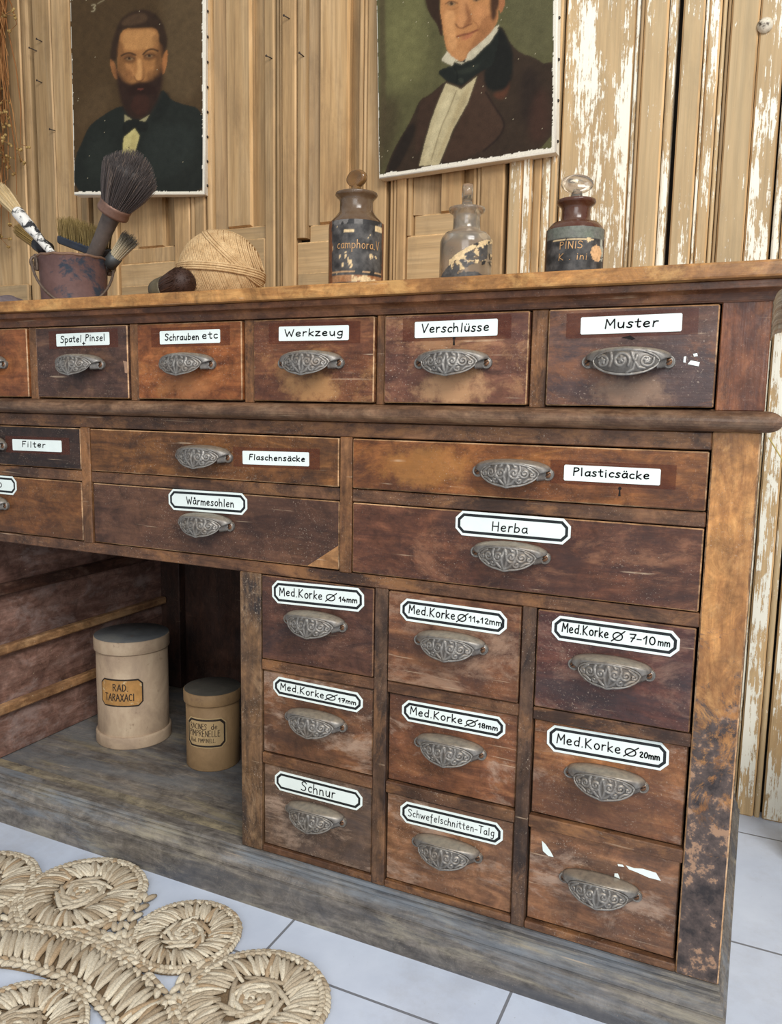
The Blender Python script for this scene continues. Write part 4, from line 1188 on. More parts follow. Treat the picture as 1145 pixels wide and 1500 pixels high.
mb = MB(); mb.tube([(pcx+.0586*math.cos(2*PI*i/48), pcy+.0586*math.sin(2*PI*i/48), ZT+.0900+.0008*math.sin(i*1.7)) for i in range(49)], .0026, 8, caps=False)
obj('rim', mb, plain('rusty_rim', (122, 94, 76), .65, .3, .3, 90, .4), pot)
WIRE = plain('rusty_wire', (104, 88, 76), .55, .5, .3, 120, .3)
cd = Vector((.72, -.69, 0)); rd = Vector((.69, .72, 0)); pc = Vector((pcx, pcy, 0))
for s in (-1, 1):
    c = pc+rd*s*.0590+cd*.004; z = ZT+.080
    mb = MB(); mb.tube([c+rd*s*(.004+.006*math.cos(a))+Vector((0, 0, z))+cd*.0+Vector((0, 0, .009*math.sin(a))) for a in [2*PI*i/14 for i in range(15)]], .0026, 7, caps=False)
    mb.box(c.x-.004, c.x+.004, c.y-.004, c.y+.004, z-.014, z+.014, bev=.001)
    obj('lug', mb, WIRE, pot)
pts = []
for i in range(25):
    a = PI*i/24
    p = pc+rd*.0665*math.cos(a)+cd*(.008+.066*math.sin(a)**.8)
    pts.append((p.x, p.y, ZT+.080-.0765*math.sin(a)**1.1))
mb = MB(); mb.tube(pts, .0023, 8); obj('wire_handle', mb, WIRE, pot)

# big round dusting brush
def dirq(a, b): return (Vector(b)-Vector(a))
b0, b1 = Vector((-1.118, .130, .966)), Vector((-1.0264, .120, 1.0747))
ax = dirq(b0, (-1.0080, .118, 1.107))
t = brush_root('round_brush', 'large round brush with dark grey bristles standing in paint pot', b0, ax)
LH = (b1-b0).length
mb = MB(); mb.lathe([(0, 0), (.011, .002), (.0125, .02), (.0128, LH*.6), (.0145, LH-.02), (.016, LH-.006), (.010, LH)], 24)
local('handle', mb, plain('grey_worn_handle', (84, 74, 68), .5, 0, .25, 50, .2, second=((128, 124, 120), 26, .6)), t)
mb = MB(); mb.lathe([(.020, LH-.008), (.0262, LH-.007), (.0272, LH-.003), (.0262, LH+.0045), (.0275, LH+.008), (.0268, LH+.0115), (.020, LH+.012)], 32)
local('ferrule', mb, plain('copper_band', (128, 98, 84), .5, .4, .25, 60, .2), t)
def hcol(q, r):
    v = r.random()
    return lin((160, 138, 122)) if v > .93 else lerp(lin((66, 60, 58)), lin((112, 102, 98)), v)
mb = MB(); mb.lathe([(.022, LH+.004), (.028, LH+.03), (.036, LH+.062), (.034, LH+.076), (.020, LH+.086), (0, LH+.089)], 24, col=lin((64, 58, 56)))
bristle(mb, .0245, .0470, .100, 2600, .0005, 3, .8, 1., .36, LH+.006, hcol)
local('bristles', mb, HAIR, t)
# white splashed brush leaning left
b0 = Vector((-1.118, .108, .968)); tip = Vector((-1.3045, .110, 1.1442)); ax = tip-b0
f = (Vector((-1.253, .11, 1.0886))-b0).length
t = brush_root('paint_brush', 'paint-splashed white brush with cream bristles leaning out of the paint pot to the left', b0, ax)
mb = MB(); mb.lathe([(0, 0), (.005, .002), (.0058, .04), (.0072, f*.55), (.0105, f*.75), (.0112, f-.004), (.010, f)], 20)
local('handle', mb, plain('splashed_white_paint', (226, 222, 214), .5, 0, .06, 50, .2, second=((44, 44, 46), 52, .50)), t)
mb = MB(); mb.lathe([(.0090, f-.004), (.0125, f+.03), (.0120, f+.055), (.004, f+.074), (0, f+.076)], 18, col=lin((196, 170, 124)))
bristle(mb, .0098, .0155, .088, 500, .0005, 5, .8, 1., .35, f-.002, lambda q, r: lerp(lin((176, 146, 98)), lin((222, 200, 158)), r.random()))
local('bristles', mb, HAIR, t)
# scrubbing brush lying across the pot
a, b = Vector((-1.1990, .168, 1.0520)), Vector((-1.0900, .160, 1.0160))
ex = (b-a).normalized(); ez = (Vector((.25, -.25, 1))-ex*Vector((.25, -.25, 1)).dot(ex)).normalized(); ey = ez.cross(ex)
t = thing('scrubbing_brush', 'navy-backed scrubbing brush with olive bristles lying across the paint pot', 'brush', (a+b)/2, 'brushes on the cabinet top')
LN = (b-a).length
def fr(x, y, z): return (a+b)/2+ex*x+ey*y+ez*z
mb = MB(); mb.box(-LN/2, LN/2, -.017, .017, -.008, .008, bev=.006, seg=3); mb.v = [tuple(fr(*p)) for p in mb.v]
obj('brush_back', mb, plain('navy_lacquer', (44, 50, 62), .3, 0, .3, 40, .1, second=((150, 156, 166), 34, .66)), t)
mb = MB(); r = random.Random(4)
for i in range(15):
    for j in range(5):
        for k in range(14):
            x = -LN/2+.006+(LN-.012)*i/14+r.uniform(-.0025, .0025); y = -.013+.026*j/4+r.uniform(-.002, .002)
            h = .034*r.uniform(.82, 1.05)
            mb.tube([fr(x, y, .006), fr(x*1.03+r.uniform(-.002, .002), y*1.2+r.uniform(-.002, .002), .006+h)], [.00055, .0003], 4, caps=False, col=lerp(lin((112, 92, 52)), lin((164, 140, 88)), r.random()))
obj('bristles', mb, HAIR, t)
# ochre brush behind, leaning left
b0 = Vector((-1.150, .160, .985)); tip = Vector((-1.3202, .165, 1.0806)); ax = tip-b0
f = (Vector((-1.262, .16, 1.043))-b0).length
t = brush_root('paint_brush', 'black-ferruled brush with ochre bristles behind the white-splashed brush', b0, ax)
mb = MB(); mb.lathe([(0, 0), (.006, .003), (.007, f-.04), (.008, f-.028)], 16); local('handle', mb, plain('dark_handle', (52, 46, 42), .5), t)
mb = MB(); mb.lathe([(.009, f-.030), (.0145, f-.028), (.0145, f), (.012, f+.001)], 20); local('ferrule', mb, plain('black_ferrule', (34, 34, 38), .4, .3), t)
mb = MB(); bristle(mb, .0125, .0125, .070, 420, .0006, 9, .8, 1., .2, f, lambda q, r: lerp(lin((138, 108, 58)), lin((178, 148, 88)), r.random()))
local('bristles', mb, HAIR, t)
# small white brush to the right
b0 = Vector((-1.105, .150, .970)); tip = Vector((-1.0150, .150, 1.0440)); ax = tip-b0
f = (Vector((-1.0575, .15, 1.010))-b0).length
t = brush_root('paint_brush', 'small brush with black-tipped white bristles behind the big round brush', b0, ax)
mb = MB(); mb.lathe([(0, 0), (.006, .003), (.007, f-.02)], 16); local('handle', mb, MATS['dark_handle'], t)
mb = MB(); mb.lathe([(.008, f-.024), (.0125, f-.022), (.0125, f), (.010, f+.001)], 20); local('ferrule', mb, plain('grey_ferrule', (82, 84, 84), .5, .5), t)
mb = MB(); r = random.Random(8)
for i in range(420):
    q = math.sqrt(r.random()); a_ = r.random()*2*PI; x, y = q*math.cos(a_), q*math.sin(a_); ln = .046*r.uniform(.85, 1.04)
    P = [(x*.011, y*.011, f), (x*.014, y*.014, f+ln*.62), (x*.017, y*.017, f+ln)]
    c1 = lerp(lin((196, 178, 140)), lin((230, 218, 190)), r.random()); c2 = lin((58, 54, 52))
    mb.tube(P, [.0006, .00055, .0002], 4, caps=False, col=[c1]*4+[lerp(c1, c2, .25)]*4+[c2]*4)
local('bristles', mb, HAIR, t)
# short brown brush lying by the twine
b0 = Vector((-.9080, .052, ZT+.0060)); tip = Vector((-.8080, .040, ZT+.0280)); ax = tip-b0
t = brush_root('shaving_brush', 'short round brush with dark brown hair lying in front of the twine ball', b0, ax)
mb = MB(); mb.lathe([(0, 0), (.0045, .002), (.0055, .016), (.009, .030)], 20); local('handle', mb, plain('worn_wood_handle', (110, 84, 56), .5), t)
mb = MB(); mb.lathe([(.012, .028), (.0190, .032), (.0205, .040), (.0205, .054), (.019, .056)], 26); local('ferrule', mb, plain('greenish_ferrule', (92, 82, 62), .5, .2, .3, 90), t)
mb = MB(); mb.lathe([(.019, .054), (.0225, .074), (.0225, .088), (.015, .102), (0, .106)], 26, col=lin((58, 36, 26)))
bristle(mb, .0190, .0245, .054, 900, .00055, 12, .8, 1., .3, .054, lambda q, r: lerp(lin((46, 28, 20)), lin((92, 62, 44)), r.random()))
local('bristles', mb, HAIR, t)
# low lump at the very left
mb = MB(); mb.ball((-1.355, .17, ZT+.019), (.034, .05, .0235), 18, 11)
for i, p in enumerate(mb.v):
    p = Vector(p); s = .0022*math.sin(p.x*190)+.0018*math.sin(p.y*150+p.z*200)
    mb.v[i] = (p.x+s, p.y+s*.6, max(ZT, p.z+s*.5))
tag(obj('stone', mb, plain('grey_purple_stone', (112, 100, 102), .8, 0, .25, 60, .4)), 'low grey-purple stone at the left end of the cabinet top', 'stone')

# ================================================================== PORTRAITS
PAINT_A=[
 ('s',[(0.3213,0.4963),(0.3218,0.2114),(0.2435,0.1955),(0.2208,0.2545),(0.2249,0.3872),(0.2062,0.5013)],(92,74,50),60,0.75),
 ('s',[(0.0094,0.1942),(0.0916,0.2577),(0.1006,0.1865),(0.0427,0.1576),(0.008,0.128)],(92,72,48),60,0.6),
 ('s',[(0.0018,0.0826),(0.0179,0.1098),(0.0357,0.1472),(0.0598,0.1663),(0.1175,0.195),(0.1308,0.1889),(0.1705,0.1555),(0.204,0.2022),(0.2207,0.2312),(0.237,0.2068),(0.2632,0.1951),(0.3186,0.1838),(0.3252,0.0939),(0.3254,-0.0075),(0.1554,-0.0099),(-0.0019,-0.0062)],(33,36,31),3,1),
 ('s',[(0.0387,0.1276),(0.0999,0.1387),(0.0984,0.0361),(0.0265,0.0275)],(42,46,40),40,0.6),
 ('s',[(0.177,0.1405),(0.2893,0.1594),(0.3089,0.0941),(0.2428,0.026),(0.1695,0.0507)],(43,48,43),40,0.6),
 ('s',[(0.2305,0.228),(0.2435,0.2014),(0.2236,0.1664),(0.1904,0.1492),(0.204,0.1904)],(26,28,24),6,0.7),
 ('s',[(0.1181,0.3591),(0.1659,0.3605),(0.2117,0.3604),(0.2153,0.3127),(0.2194,0.2807),(0.2176,0.2546),(0.1944,0.2318),(0.1513,0.2327),(0.1198,0.2423),(0.1102,0.269),(0.113,0.3041)],(160,110,64),3,1),
 ('s',[(0.1247,0.3546),(0.1659,0.3561),(0.2051,0.3549),(0.2081,0.3187),(0.172,0.314),(0.1258,0.3124)],(185,133,80),9,0.85),
 ('s',[(0.1187,0.2834),(0.1486,0.2826),(0.1549,0.2561),(0.1349,0.2478),(0.12,0.257)],(180,125,76),8,0.7),
 ('s',[(0.1783,0.2818),(0.2112,0.2839),(0.2077,0.2607),(0.1847,0.2554)],(170,118,70),8,0.6),
 ('s',[(0.192,0.3452),(0.2142,0.3445),(0.2176,0.2604),(0.2077,0.2607),(0.2048,0.3015)],(128,86,50),8,0.5),
 ('s',[(0.0929,0.2958),(0.1022,0.2927),(0.1119,0.269),(0.1122,0.2484),(0.1033,0.2545),(0.0953,0.2753)],(140,92,54),3,1),
 ('s',[(0.2195,0.2982),(0.2326,0.3151),(0.2341,0.292),(0.2258,0.2602),(0.2176,0.2575)],(160,104,60),3,1),
 ('s',[(0.0929,0.2929),(0.0966,0.3191),(0.1064,0.3508),(0.12,0.3793),(0.1433,0.3943),(0.1761,0.3998),(0.2054,0.3893),(0.2247,0.3643),(0.2337,0.3324),(0.2316,0.3152),(0.2211,0.2981),(0.2191,0.2895),(0.2121,0.3273),(0.2101,0.359),(0.1659,0.3582),(0.1214,0.3605),(0.1167,0.3331),(0.1115,0.2895)],(52,36,24),7,1),
 ('s',[(0.1128,0.3332),(0.1244,0.3328),(0.132,0.2802),(0.1382,0.2477),(0.1232,0.2481),(0.1106,0.2749)],(112,74,42),12,0.7),
 ('s',[(0.2212,0.3241),(0.2098,0.3245),(0.203,0.2812),(0.1945,0.2464),(0.211,0.2518),(0.221,0.2778)],(106,70,40),12,0.75),
 ('s',[(0.1319,0.2743),(0.1484,0.268),(0.1482,0.2446),(0.1316,0.2479)],(126,82,48),12,0.6),
 ('s',[(0.1814,0.2643),(0.2045,0.2724),(0.2011,0.2492),(0.1829,0.2437)],(116,76,44),12,0.6),
 ('s',[(0.1233,0.3763),(0.1531,0.3897),(0.1793,0.3916),(0.189,0.3741),(0.1495,0.3653),(0.1231,0.3648)],(86,64,44),9,0.7),
 ('s',[(0.1071,0.2881),(0.1158,0.2659),(0.1266,0.2474),(0.1481,0.241),(0.1614,0.2428),(0.178,0.2444),(0.1978,0.2507),(0.2123,0.2606),(0.2204,0.2894),(0.222,0.237),(0.209,0.2021),(0.1879,0.17),(0.1689,0.1603),(0.1406,0.1664),(0.1225,0.192),(0.112,0.2307)],(47,30,22),13,1),
 ('s',[(0.1347,0.2302),(0.1581,0.2443),(0.178,0.2439),(0.2108,0.2284),(0.2041,0.2139),(0.1777,0.2174),(0.1578,0.2179),(0.1378,0.2124)],(40,22,15),6,0.8),
 ('s',[(0.1511,0.2151),(0.1876,0.2172),(0.1907,0.1847),(0.1673,0.1674),(0.1408,0.1857)],(68,38,28),12,0.5),
 ('s',[(0.1563,0.2291),(0.1679,0.2309),(0.1778,0.2286),(0.1679,0.2253)],(100,52,40),3,0.9),
 ('s',[(0.1256,0.3008),(0.1389,0.3077),(0.1554,0.3029),(0.1586,0.2911),(0.1486,0.2841),(0.1287,0.2861)],(104,68,40),8,0.9),
 ('s',[(0.1736,0.3023),(0.1884,0.3092),(0.2064,0.3058),(0.2096,0.2941),(0.1915,0.2888),(0.1751,0.2907)],(104,68,40),8,0.9),
 ('l',[(0.1216,0.3015),(0.1306,0.3059),(0.1423,0.3079),(0.1561,0.3023)],(44,28,18),10,0.9),
 ('l',[(0.1736,0.3029),(0.1835,0.3119),(0.1967,0.3144),(0.2097,0.3094)],(44,28,18),10,0.9),
 ('s',[(0.1295,0.2943),(0.1405,0.2989),(0.1533,0.2942),(0.141,0.2898)],(132,102,70),3,0.85),
 ('s',[(0.1771,0.2993),(0.1884,0.3031),(0.2008,0.2993),(0.189,0.2949)],(132,102,70),3,0.85),
 ('s',[(0.1361,0.2952),(0.1408,0.2986),(0.1454,0.295),(0.1407,0.291)],(38,27,18),2,1),
 ('s',[(0.1841,0.2997),(0.1887,0.3031),(0.1933,0.2995),(0.1886,0.2961)],(38,27,18),2,1),
 ('l',[(0.1282,0.2949),(0.1405,0.2992),(0.1547,0.2941)],(60,38,24),4,0.8),
 ('l',[(0.1762,0.2994),(0.1884,0.3037),(0.2021,0.2998)],(60,38,24),4,0.8),
 ('s',[(0.1593,0.294),(0.1702,0.2937),(0.1732,0.2615),(0.1664,0.2471),(0.1581,0.2473),(0.1533,0.2562),(0.161,0.2677)],(200,146,90),5,0.9),
 ('s',[(0.1711,0.2879),(0.1782,0.2673),(0.178,0.2512),(0.1708,0.2514),(0.1732,0.2645)],(120,80,46),5,0.7),
 ('l',[(0.1523,0.2562),(0.1548,0.2497),(0.1598,0.2461),(0.1681,0.2459),(0.1747,0.2504)],(84,50,30),6,0.8),
 ('a',[(0.128,0.1747),(0.1472,0.1624),(0.1287,0.1568)],(150,140,104),2,1),
 ('a',[(0.1639,0.1598),(0.1893,0.1724),(0.1758,0.1524)],(150,140,104),2,1),
 ('s',[(0.123,0.1548),(0.1338,0.1621),(0.1472,0.1642),(0.1672,0.1603),(0.1871,0.1552),(0.1853,0.1404),(0.1719,0.1331),(0.153,0.1445),(0.1334,0.1307),(0.124,0.1294)],(28,29,25),3,1),
 ('a',[(0.153,0.1439),(0.1649,0.1273),(0.1566,0.102),(0.1482,0.069),(0.1206,0.0708),(0.1231,0.1084),(0.126,0.1248)],(192,178,118),2,1),
 ('s',[(0.1469,0.138),(0.1619,0.1258),(0.1462,0.072),(0.1361,0.0721)],(168,152,96),5,0.6),
 ('s',[(0.1358,0.1022),(0.1385,0.1037),(0.1398,0.101),(0.1371,0.0992)],(60,50,34),1,1),
 ('l',[(0.0515,0.4106),(0.0576,0.4121),(0.0625,0.4102),(0.0541,0.4041),(0.0608,0.4045),(0.0573,0.3977),(0.0513,0.3979)],(190,176,140),4,0.8),
 ('l',[(0.0659,0.4135),(0.0726,0.417),(0.0816,0.4204)],(180,165,130),3,0.7),
]
PAINT_B=[
 ('s',[(0.018,0.4023),(0.1149,0.3799),(0.1034,0.2601),(0.1135,0.1899),(0.0589,0.1555),(0.0226,0.2065)],(108,104,66),80,0.9),
 ('s',[(0.0167,0.309),(0.0823,0.3077),(0.0959,0.2212),(0.059,0.1618),(0.0182,0.1625)],(116,112,72),80,0.7),
 ('s',[(0.003,0.1522),(0.0442,0.158),(0.0471,0.0934),(0.0121,0.0041),(0.0007,0.0056)],(66,54,38),50,0.7),
 ('s',[(0.2664,0.3449),(0.3642,0.3222),(0.3662,0.1552),(0.306,0.1812),(0.2735,0.226)],(92,88,60),60,0.8),
 ('a',[(0.007,0.4049),(0.018,0.4023),(0.0176,0.1175),(0.0045,0.0051),(0.0007,0.0056)],(78,66,46),9,0.7),
 ('s',[(0.0114,0.0058),(0.0316,0.0504),(0.0712,0.0993),(0.0908,0.1374),(0.1132,0.1414),(0.1381,0.1574),(0.1556,0.1636),(0.214,0.1654),(0.2406,0.2266),(0.2597,0.2436),(0.2735,0.2111),(0.2931,0.1866),(0.3252,0.1717),(0.3412,0.1563),(0.3646,0.1599),(0.3682,-0.0013),(0.2072,0.0016),(0.0121,0.0041)],(56,43,32),4,1),
 ('s',[(0.0129,0.0072),(0.0468,0.0677),(0.0767,0.1016),(0.0837,0.0781),(0.0538,0.0278),(0.0348,0.0043)],(34,28,23),8,0.8),
 ('s',[(0.0916,0.1372),(0.1131,0.1399),(0.1381,0.1543),(0.138,0.1356),(0.1128,0.0958),(0.0981,0.0536),(0.0796,0.0242),(0.0838,0.0877)],(64,46,35),12,0.8),
 ('s',[(0.2106,0.1568),(0.2241,0.1681),(0.2292,0.1262),(0.2677,0.0651),(0.2545,0.0396),(0.2141,0.0147),(0.1319,0.0066),(0.1516,0.0394),(0.1935,0.1138)],(68,49,37),5,1),
 ('l',[(0.2292,0.1262),(0.2477,0.0957),(0.2694,0.0633),(0.2562,0.0394),(0.2243,0.0194)],(38,26,21),10,0.8),
 ('s',[(0.2406,0.2296),(0.2557,0.245),(0.2735,0.2141),(0.2841,0.1854),(0.2812,0.1292),(0.2409,0.1235),(0.2248,0.1422),(0.2281,0.1749)],(26,26,22),5,1),
 ('s',[(0.2803,0.1593),(0.274,0.1185),(0.2609,0.1056),(0.2376,0.1217),(0.274,0.1245)],(92,54,36),8,0.7),
 ('s',[(0.2998,0.1617),(0.3318,0.1499),(0.3388,0.0836),(0.3072,0.0347),(0.2937,0.1031)],(42,32,26),30,0.8),
 ('s',[(0.3257,0.1214),(0.3543,0.1046),(0.3522,0.0159),(0.3073,0.0226)],(68,44,34),30,0.7),
 ('a',[(0.1479,0.1572),(0.1798,0.1408),(0.2113,0.1583),(0.1935,0.1138),(0.1623,0.0692),(0.1319,0.0066),(0.0886,0.0107),(0.1017,0.0531),(0.1164,0.0953),(0.1344,0.1331)],(190,175,136),3,1),
 ('s',[(0.1485,0.1401),(0.166,0.1371),(0.1341,0.0672),(0.1087,0.0201),(0.0978,0.0216),(0.1271,0.0935)],(206,192,152),8,0.7),
 ('s',[(0.1798,0.1347),(0.2038,0.1489),(0.1867,0.1088),(0.1552,0.064),(0.1338,0.0166),(0.1266,0.0208),(0.1553,0.0765)],(170,152,112),8,0.7),
 ('l',[(0.1695,0.1395),(0.1519,0.1021),(0.1377,0.0793),(0.1159,0.0191)],(118,104,74),5,0.8),
 ('a',[(0.1489,0.2148),(0.1376,0.2015),(0.1609,0.1867),(0.1669,0.1948),(0.1936,0.1898),(0.2373,0.2147),(0.2564,0.2442),(0.2373,0.2362),(0.2207,0.2215),(0.1936,0.2056)],(198,188,160),3,1),
 ('s',[(0.1358,0.3751),(0.1353,0.2965),(0.1387,0.2744),(0.1438,0.2413),(0.1496,0.2165),(0.1627,0.2017),(0.1799,0.1899),(0.1936,0.198),(0.2207,0.2179),(0.2472,0.2402),(0.2554,0.2593),(0.2534,0.3479)],(184,128,80),4,1),
 ('s',[(0.1423,0.295),(0.1665,0.2899),(0.1664,0.2566),(0.1731,0.2157),(0.1558,0.2129),(0.1456,0.2516)],(206,150,98),10,0.9),
 ('s',[(0.2038,0.288),(0.2339,0.2816),(0.2339,0.2548),(0.2139,0.2469),(0.2038,0.264)],(196,136,88),10,0.7),
 ('s',[(0.2239,0.2628),(0.2553,0.2711),(0.2472,0.2372),(0.2139,0.2123),(0.1936,0.1965),(0.1834,0.1923),(0.2072,0.2302)],(146,96,60),10,0.7),
 ('s',[(0.1628,0.2146),(0.1834,0.2137),(0.1902,0.2002),(0.1799,0.1924),(0.1662,0.2017)],(190,136,88),7,0.7),
 ('s',[(0.1107,0.3809),(0.1056,0.315),(0.1142,0.2887),(0.1299,0.2701),(0.1344,0.2493),(0.1427,0.2424),(0.1394,0.2743),(0.1336,0.2968),(0.1386,0.3744)],(54,38,27),4,1),
 ('s',[(0.1024,0.3188),(0.1042,0.3672),(0.129,0.3947),(0.1804,0.3974),(0.2304,0.3766),(0.2567,0.3442),(0.2575,0.3001),(0.2521,0.2629),(0.2405,0.292),(0.2371,0.3252),(0.2139,0.3526),(0.1735,0.3649),(0.1478,0.3603),(0.1383,0.3323),(0.1336,0.2968),(0.1142,0.2917)],(54,38,27),6,1),
 ('s',[(0.2488,0.3489),(0.253,0.2627),(0.2412,0.2488),(0.2372,0.272),(0.235,0.3521)],(72,48,32),6,1),
 ('s',[(0.2561,0.3121),(0.2686,0.2889),(0.2641,0.2678),(0.2544,0.2601)],(166,108,70),4,1),
 ('s',[(0.1887,0.3211),(0.1988,0.2831),(0.2032,0.2611),(0.1937,0.2516),(0.1801,0.2502),(0.1671,0.2601),(0.175,0.273),(0.1768,0.3058),(0.1751,0.3241)],(196,138,90),5,0.9),
 ('s',[(0.187,0.3036),(0.1957,0.2837),(0.2032,0.2611),(0.1937,0.2516),(0.1801,0.2508),(0.192,0.2664),(0.1869,0.2856)],(136,86,54),6,0.8),
 ('l',[(0.1671,0.2625),(0.1732,0.2546),(0.1818,0.251),(0.191,0.2546),(0.2005,0.2557)],(104,62,40),7,0.8),
 ('l',[(0.1704,0.2387),(0.1835,0.2398),(0.1971,0.2389),(0.2119,0.2425)],(112,56,42),9,0.9),
 ('s',[(0.1766,0.2357),(0.1937,0.2365),(0.2072,0.2387),(0.1971,0.2316),(0.1834,0.2307)],(176,100,76),5,0.8),
 ('l',[(0.2038,0.261),(0.2133,0.2501),(0.2146,0.2408)],(134,86,54),6,0.6),
 ('s',[(0.1472,0.3031),(0.1579,0.3074),(0.1706,0.2993),(0.1596,0.295)],(146,112,78),4,0.9),
 ('s',[(0.1548,0.302),(0.159,0.3054),(0.1638,0.3007),(0.1596,0.2968)],(54,42,30),2,1),
 ('l',[(0.1465,0.3032),(0.1579,0.3074),(0.172,0.299)],(82,52,34),5,0.9),
 ('l',[(0.1527,0.2922),(0.163,0.2888),(0.1733,0.2921)],(146,94,58),4,0.7),
 ('s',[(0.1985,0.2981),(0.2085,0.3025),(0.2226,0.2959),(0.2106,0.2931)],(140,106,74),4,0.9),
 ('s',[(0.2052,0.2984),(0.2092,0.3011),(0.2139,0.2971),(0.2099,0.2944)],(50,40,30),2,1),
 ('l',[(0.1431,0.3221),(0.158,0.3255),(0.1734,0.3155)],(84,56,38),10,0.9),
 ('l',[(0.1938,0.3141),(0.2106,0.3169),(0.2272,0.3067)],(84,56,38),10,0.9),
 ('a',[(0.1627,0.1916),(0.1936,0.1935),(0.2373,0.2147),(0.2538,0.2329),(0.2523,0.2004),(0.2207,0.1702),(0.1661,0.1771)],(31,34,29),3,1),
 ('a',[(0.1648,0.194),(0.1799,0.1863),(0.1923,0.1901),(0.2038,0.1915),(0.2407,0.2191),(0.2545,0.2357),(0.2406,0.2326),(0.2207,0.22),(0.1936,0.205),(0.1868,0.1886)],(198,188,160),3,0.9),
 ('s',[(0.1277,0.1835),(0.1592,0.1876),(0.1661,0.1879),(0.1936,0.1849),(0.2207,0.1944),(0.2489,0.216),(0.2448,0.1718),(0.2207,0.1666),(0.1936,0.1538),(0.1798,0.1448),(0.1486,0.1611),(0.1424,0.1666)],(31,34,29),4,1),
 ('s',[(0.1592,0.1753),(0.1868,0.1764),(0.2207,0.1823),(0.2072,0.1696),(0.1868,0.1673)],(52,56,46),8,0.6),
 ('s',[(0.1713,0.1608),(0.1799,0.1624),(0.1867,0.155),(0.1799,0.1495)],(54,58,48),4,0.7),
 ('l',[(0.1627,0.187),(0.173,0.1697),(0.1695,0.155)],(18,19,16),6,0.8),
]

def smooth_closed(p, it=2):
    for _ in range(it):
        q = []
        for i in range(len(p)):
            a, b = p[i], p[(i+1) % len(p)]
            q.append((.75*a[0]+.25*b[0], .75*a[1]+.25*b[1])); q.append((.25*a[0]+.75*b[0], .25*a[1]+.75*b[1]))
        p = q
    return p
def paint(layers, w, h, bgc, zu, nx, nz, seed):
    S_, T_ = np.meshgrid(np.linspace(0, w, nx), np.linspace(0, h, nz))
    img = np.ones((nz, nx, 3))*np.array(lin(bgc))
    px = w/(nx-1)
    def inside(p):
        m = np.zeros(S_.shape, bool); n = len(p)
        for i in range(n):
            (x0, y0), (x1, y1) = p[i], p[(i+1) % n]
            if y0 == y1: continue
            c = ((y0 > T_) != (y1 > T_)) & (S_ < (x1-x0)*(T_-y0)/(y1-y0)+x0)
            m ^= c
        return m.astype(float)
    def blur(m, r):
        k = max(0, int(round(r/px)))
        if k < 1: return m
        kk = np.ones(2*k+1)/(2*k+1)
        for _ in range(2):
            q = np.pad(m, k, mode='edge')
            q = np.apply_along_axis(lambda v: np.convolve(v, kk, 'valid'), 0, q)
            m = np.apply_along_axis(lambda v: np.convolve(v, kk, 'valid'), 1, q)
        return m
    for kind, pts, col, soft, op in layers:
        if kind == 'l':
            d = np.full(S_.shape, 9.)
            P = chaikin(list(pts), 2) if len(pts) > 2 else pts
            for (x0, y0), (x1, y1) in zip(P[:-1], P[1:]):
                L2 = (x1-x0)**2+(y1-y0)**2+1e-12
                t = np.clip(((S_-x0)*(x1-x0)+(T_-y0)*(y1-y0))/L2, 0, 1)
                d = np.minimum(d, np.hypot(S_-x0-t*(x1-x0), T_-y0-t*(y1-y0)))
            m = np.clip((soft*zu*.55-d)/(px*1.0)+.6, 0, 1)
        else:
            p = smooth_closed(list(pts)) if kind == 's' else list(pts)
            m = blur(inside(p), soft*zu*.6)
        img = img*(1-(m*op)[..., None])+np.array(lin(col))*(m*op)[..., None]
    g = np.random.default_rng(seed)
    brush = blur(g.random(S_.shape), .004); brush = (brush-brush.mean())/brush.std()
    img = .6*img+.4*np.stack([blur(img[..., q], .0017) for q in range(3)], -1)
    img *= (.84*(1+.05*brush+.045*g.standard_normal(S_.shape)))[..., None]
    sp = g.random(S_.shape) > .9994
    img[sp] = lin((170, 158, 130))
    return np.clip(img, 0, 1)
EDGEC = plain('white_primed_canvas_edge', (226, 220, 206), .75, 0, .08, 60, .2, second=((150, 140, 122), 40, .64))
CANV = vcol('old_oil_paint', .62, .12, 700, .16, .80)
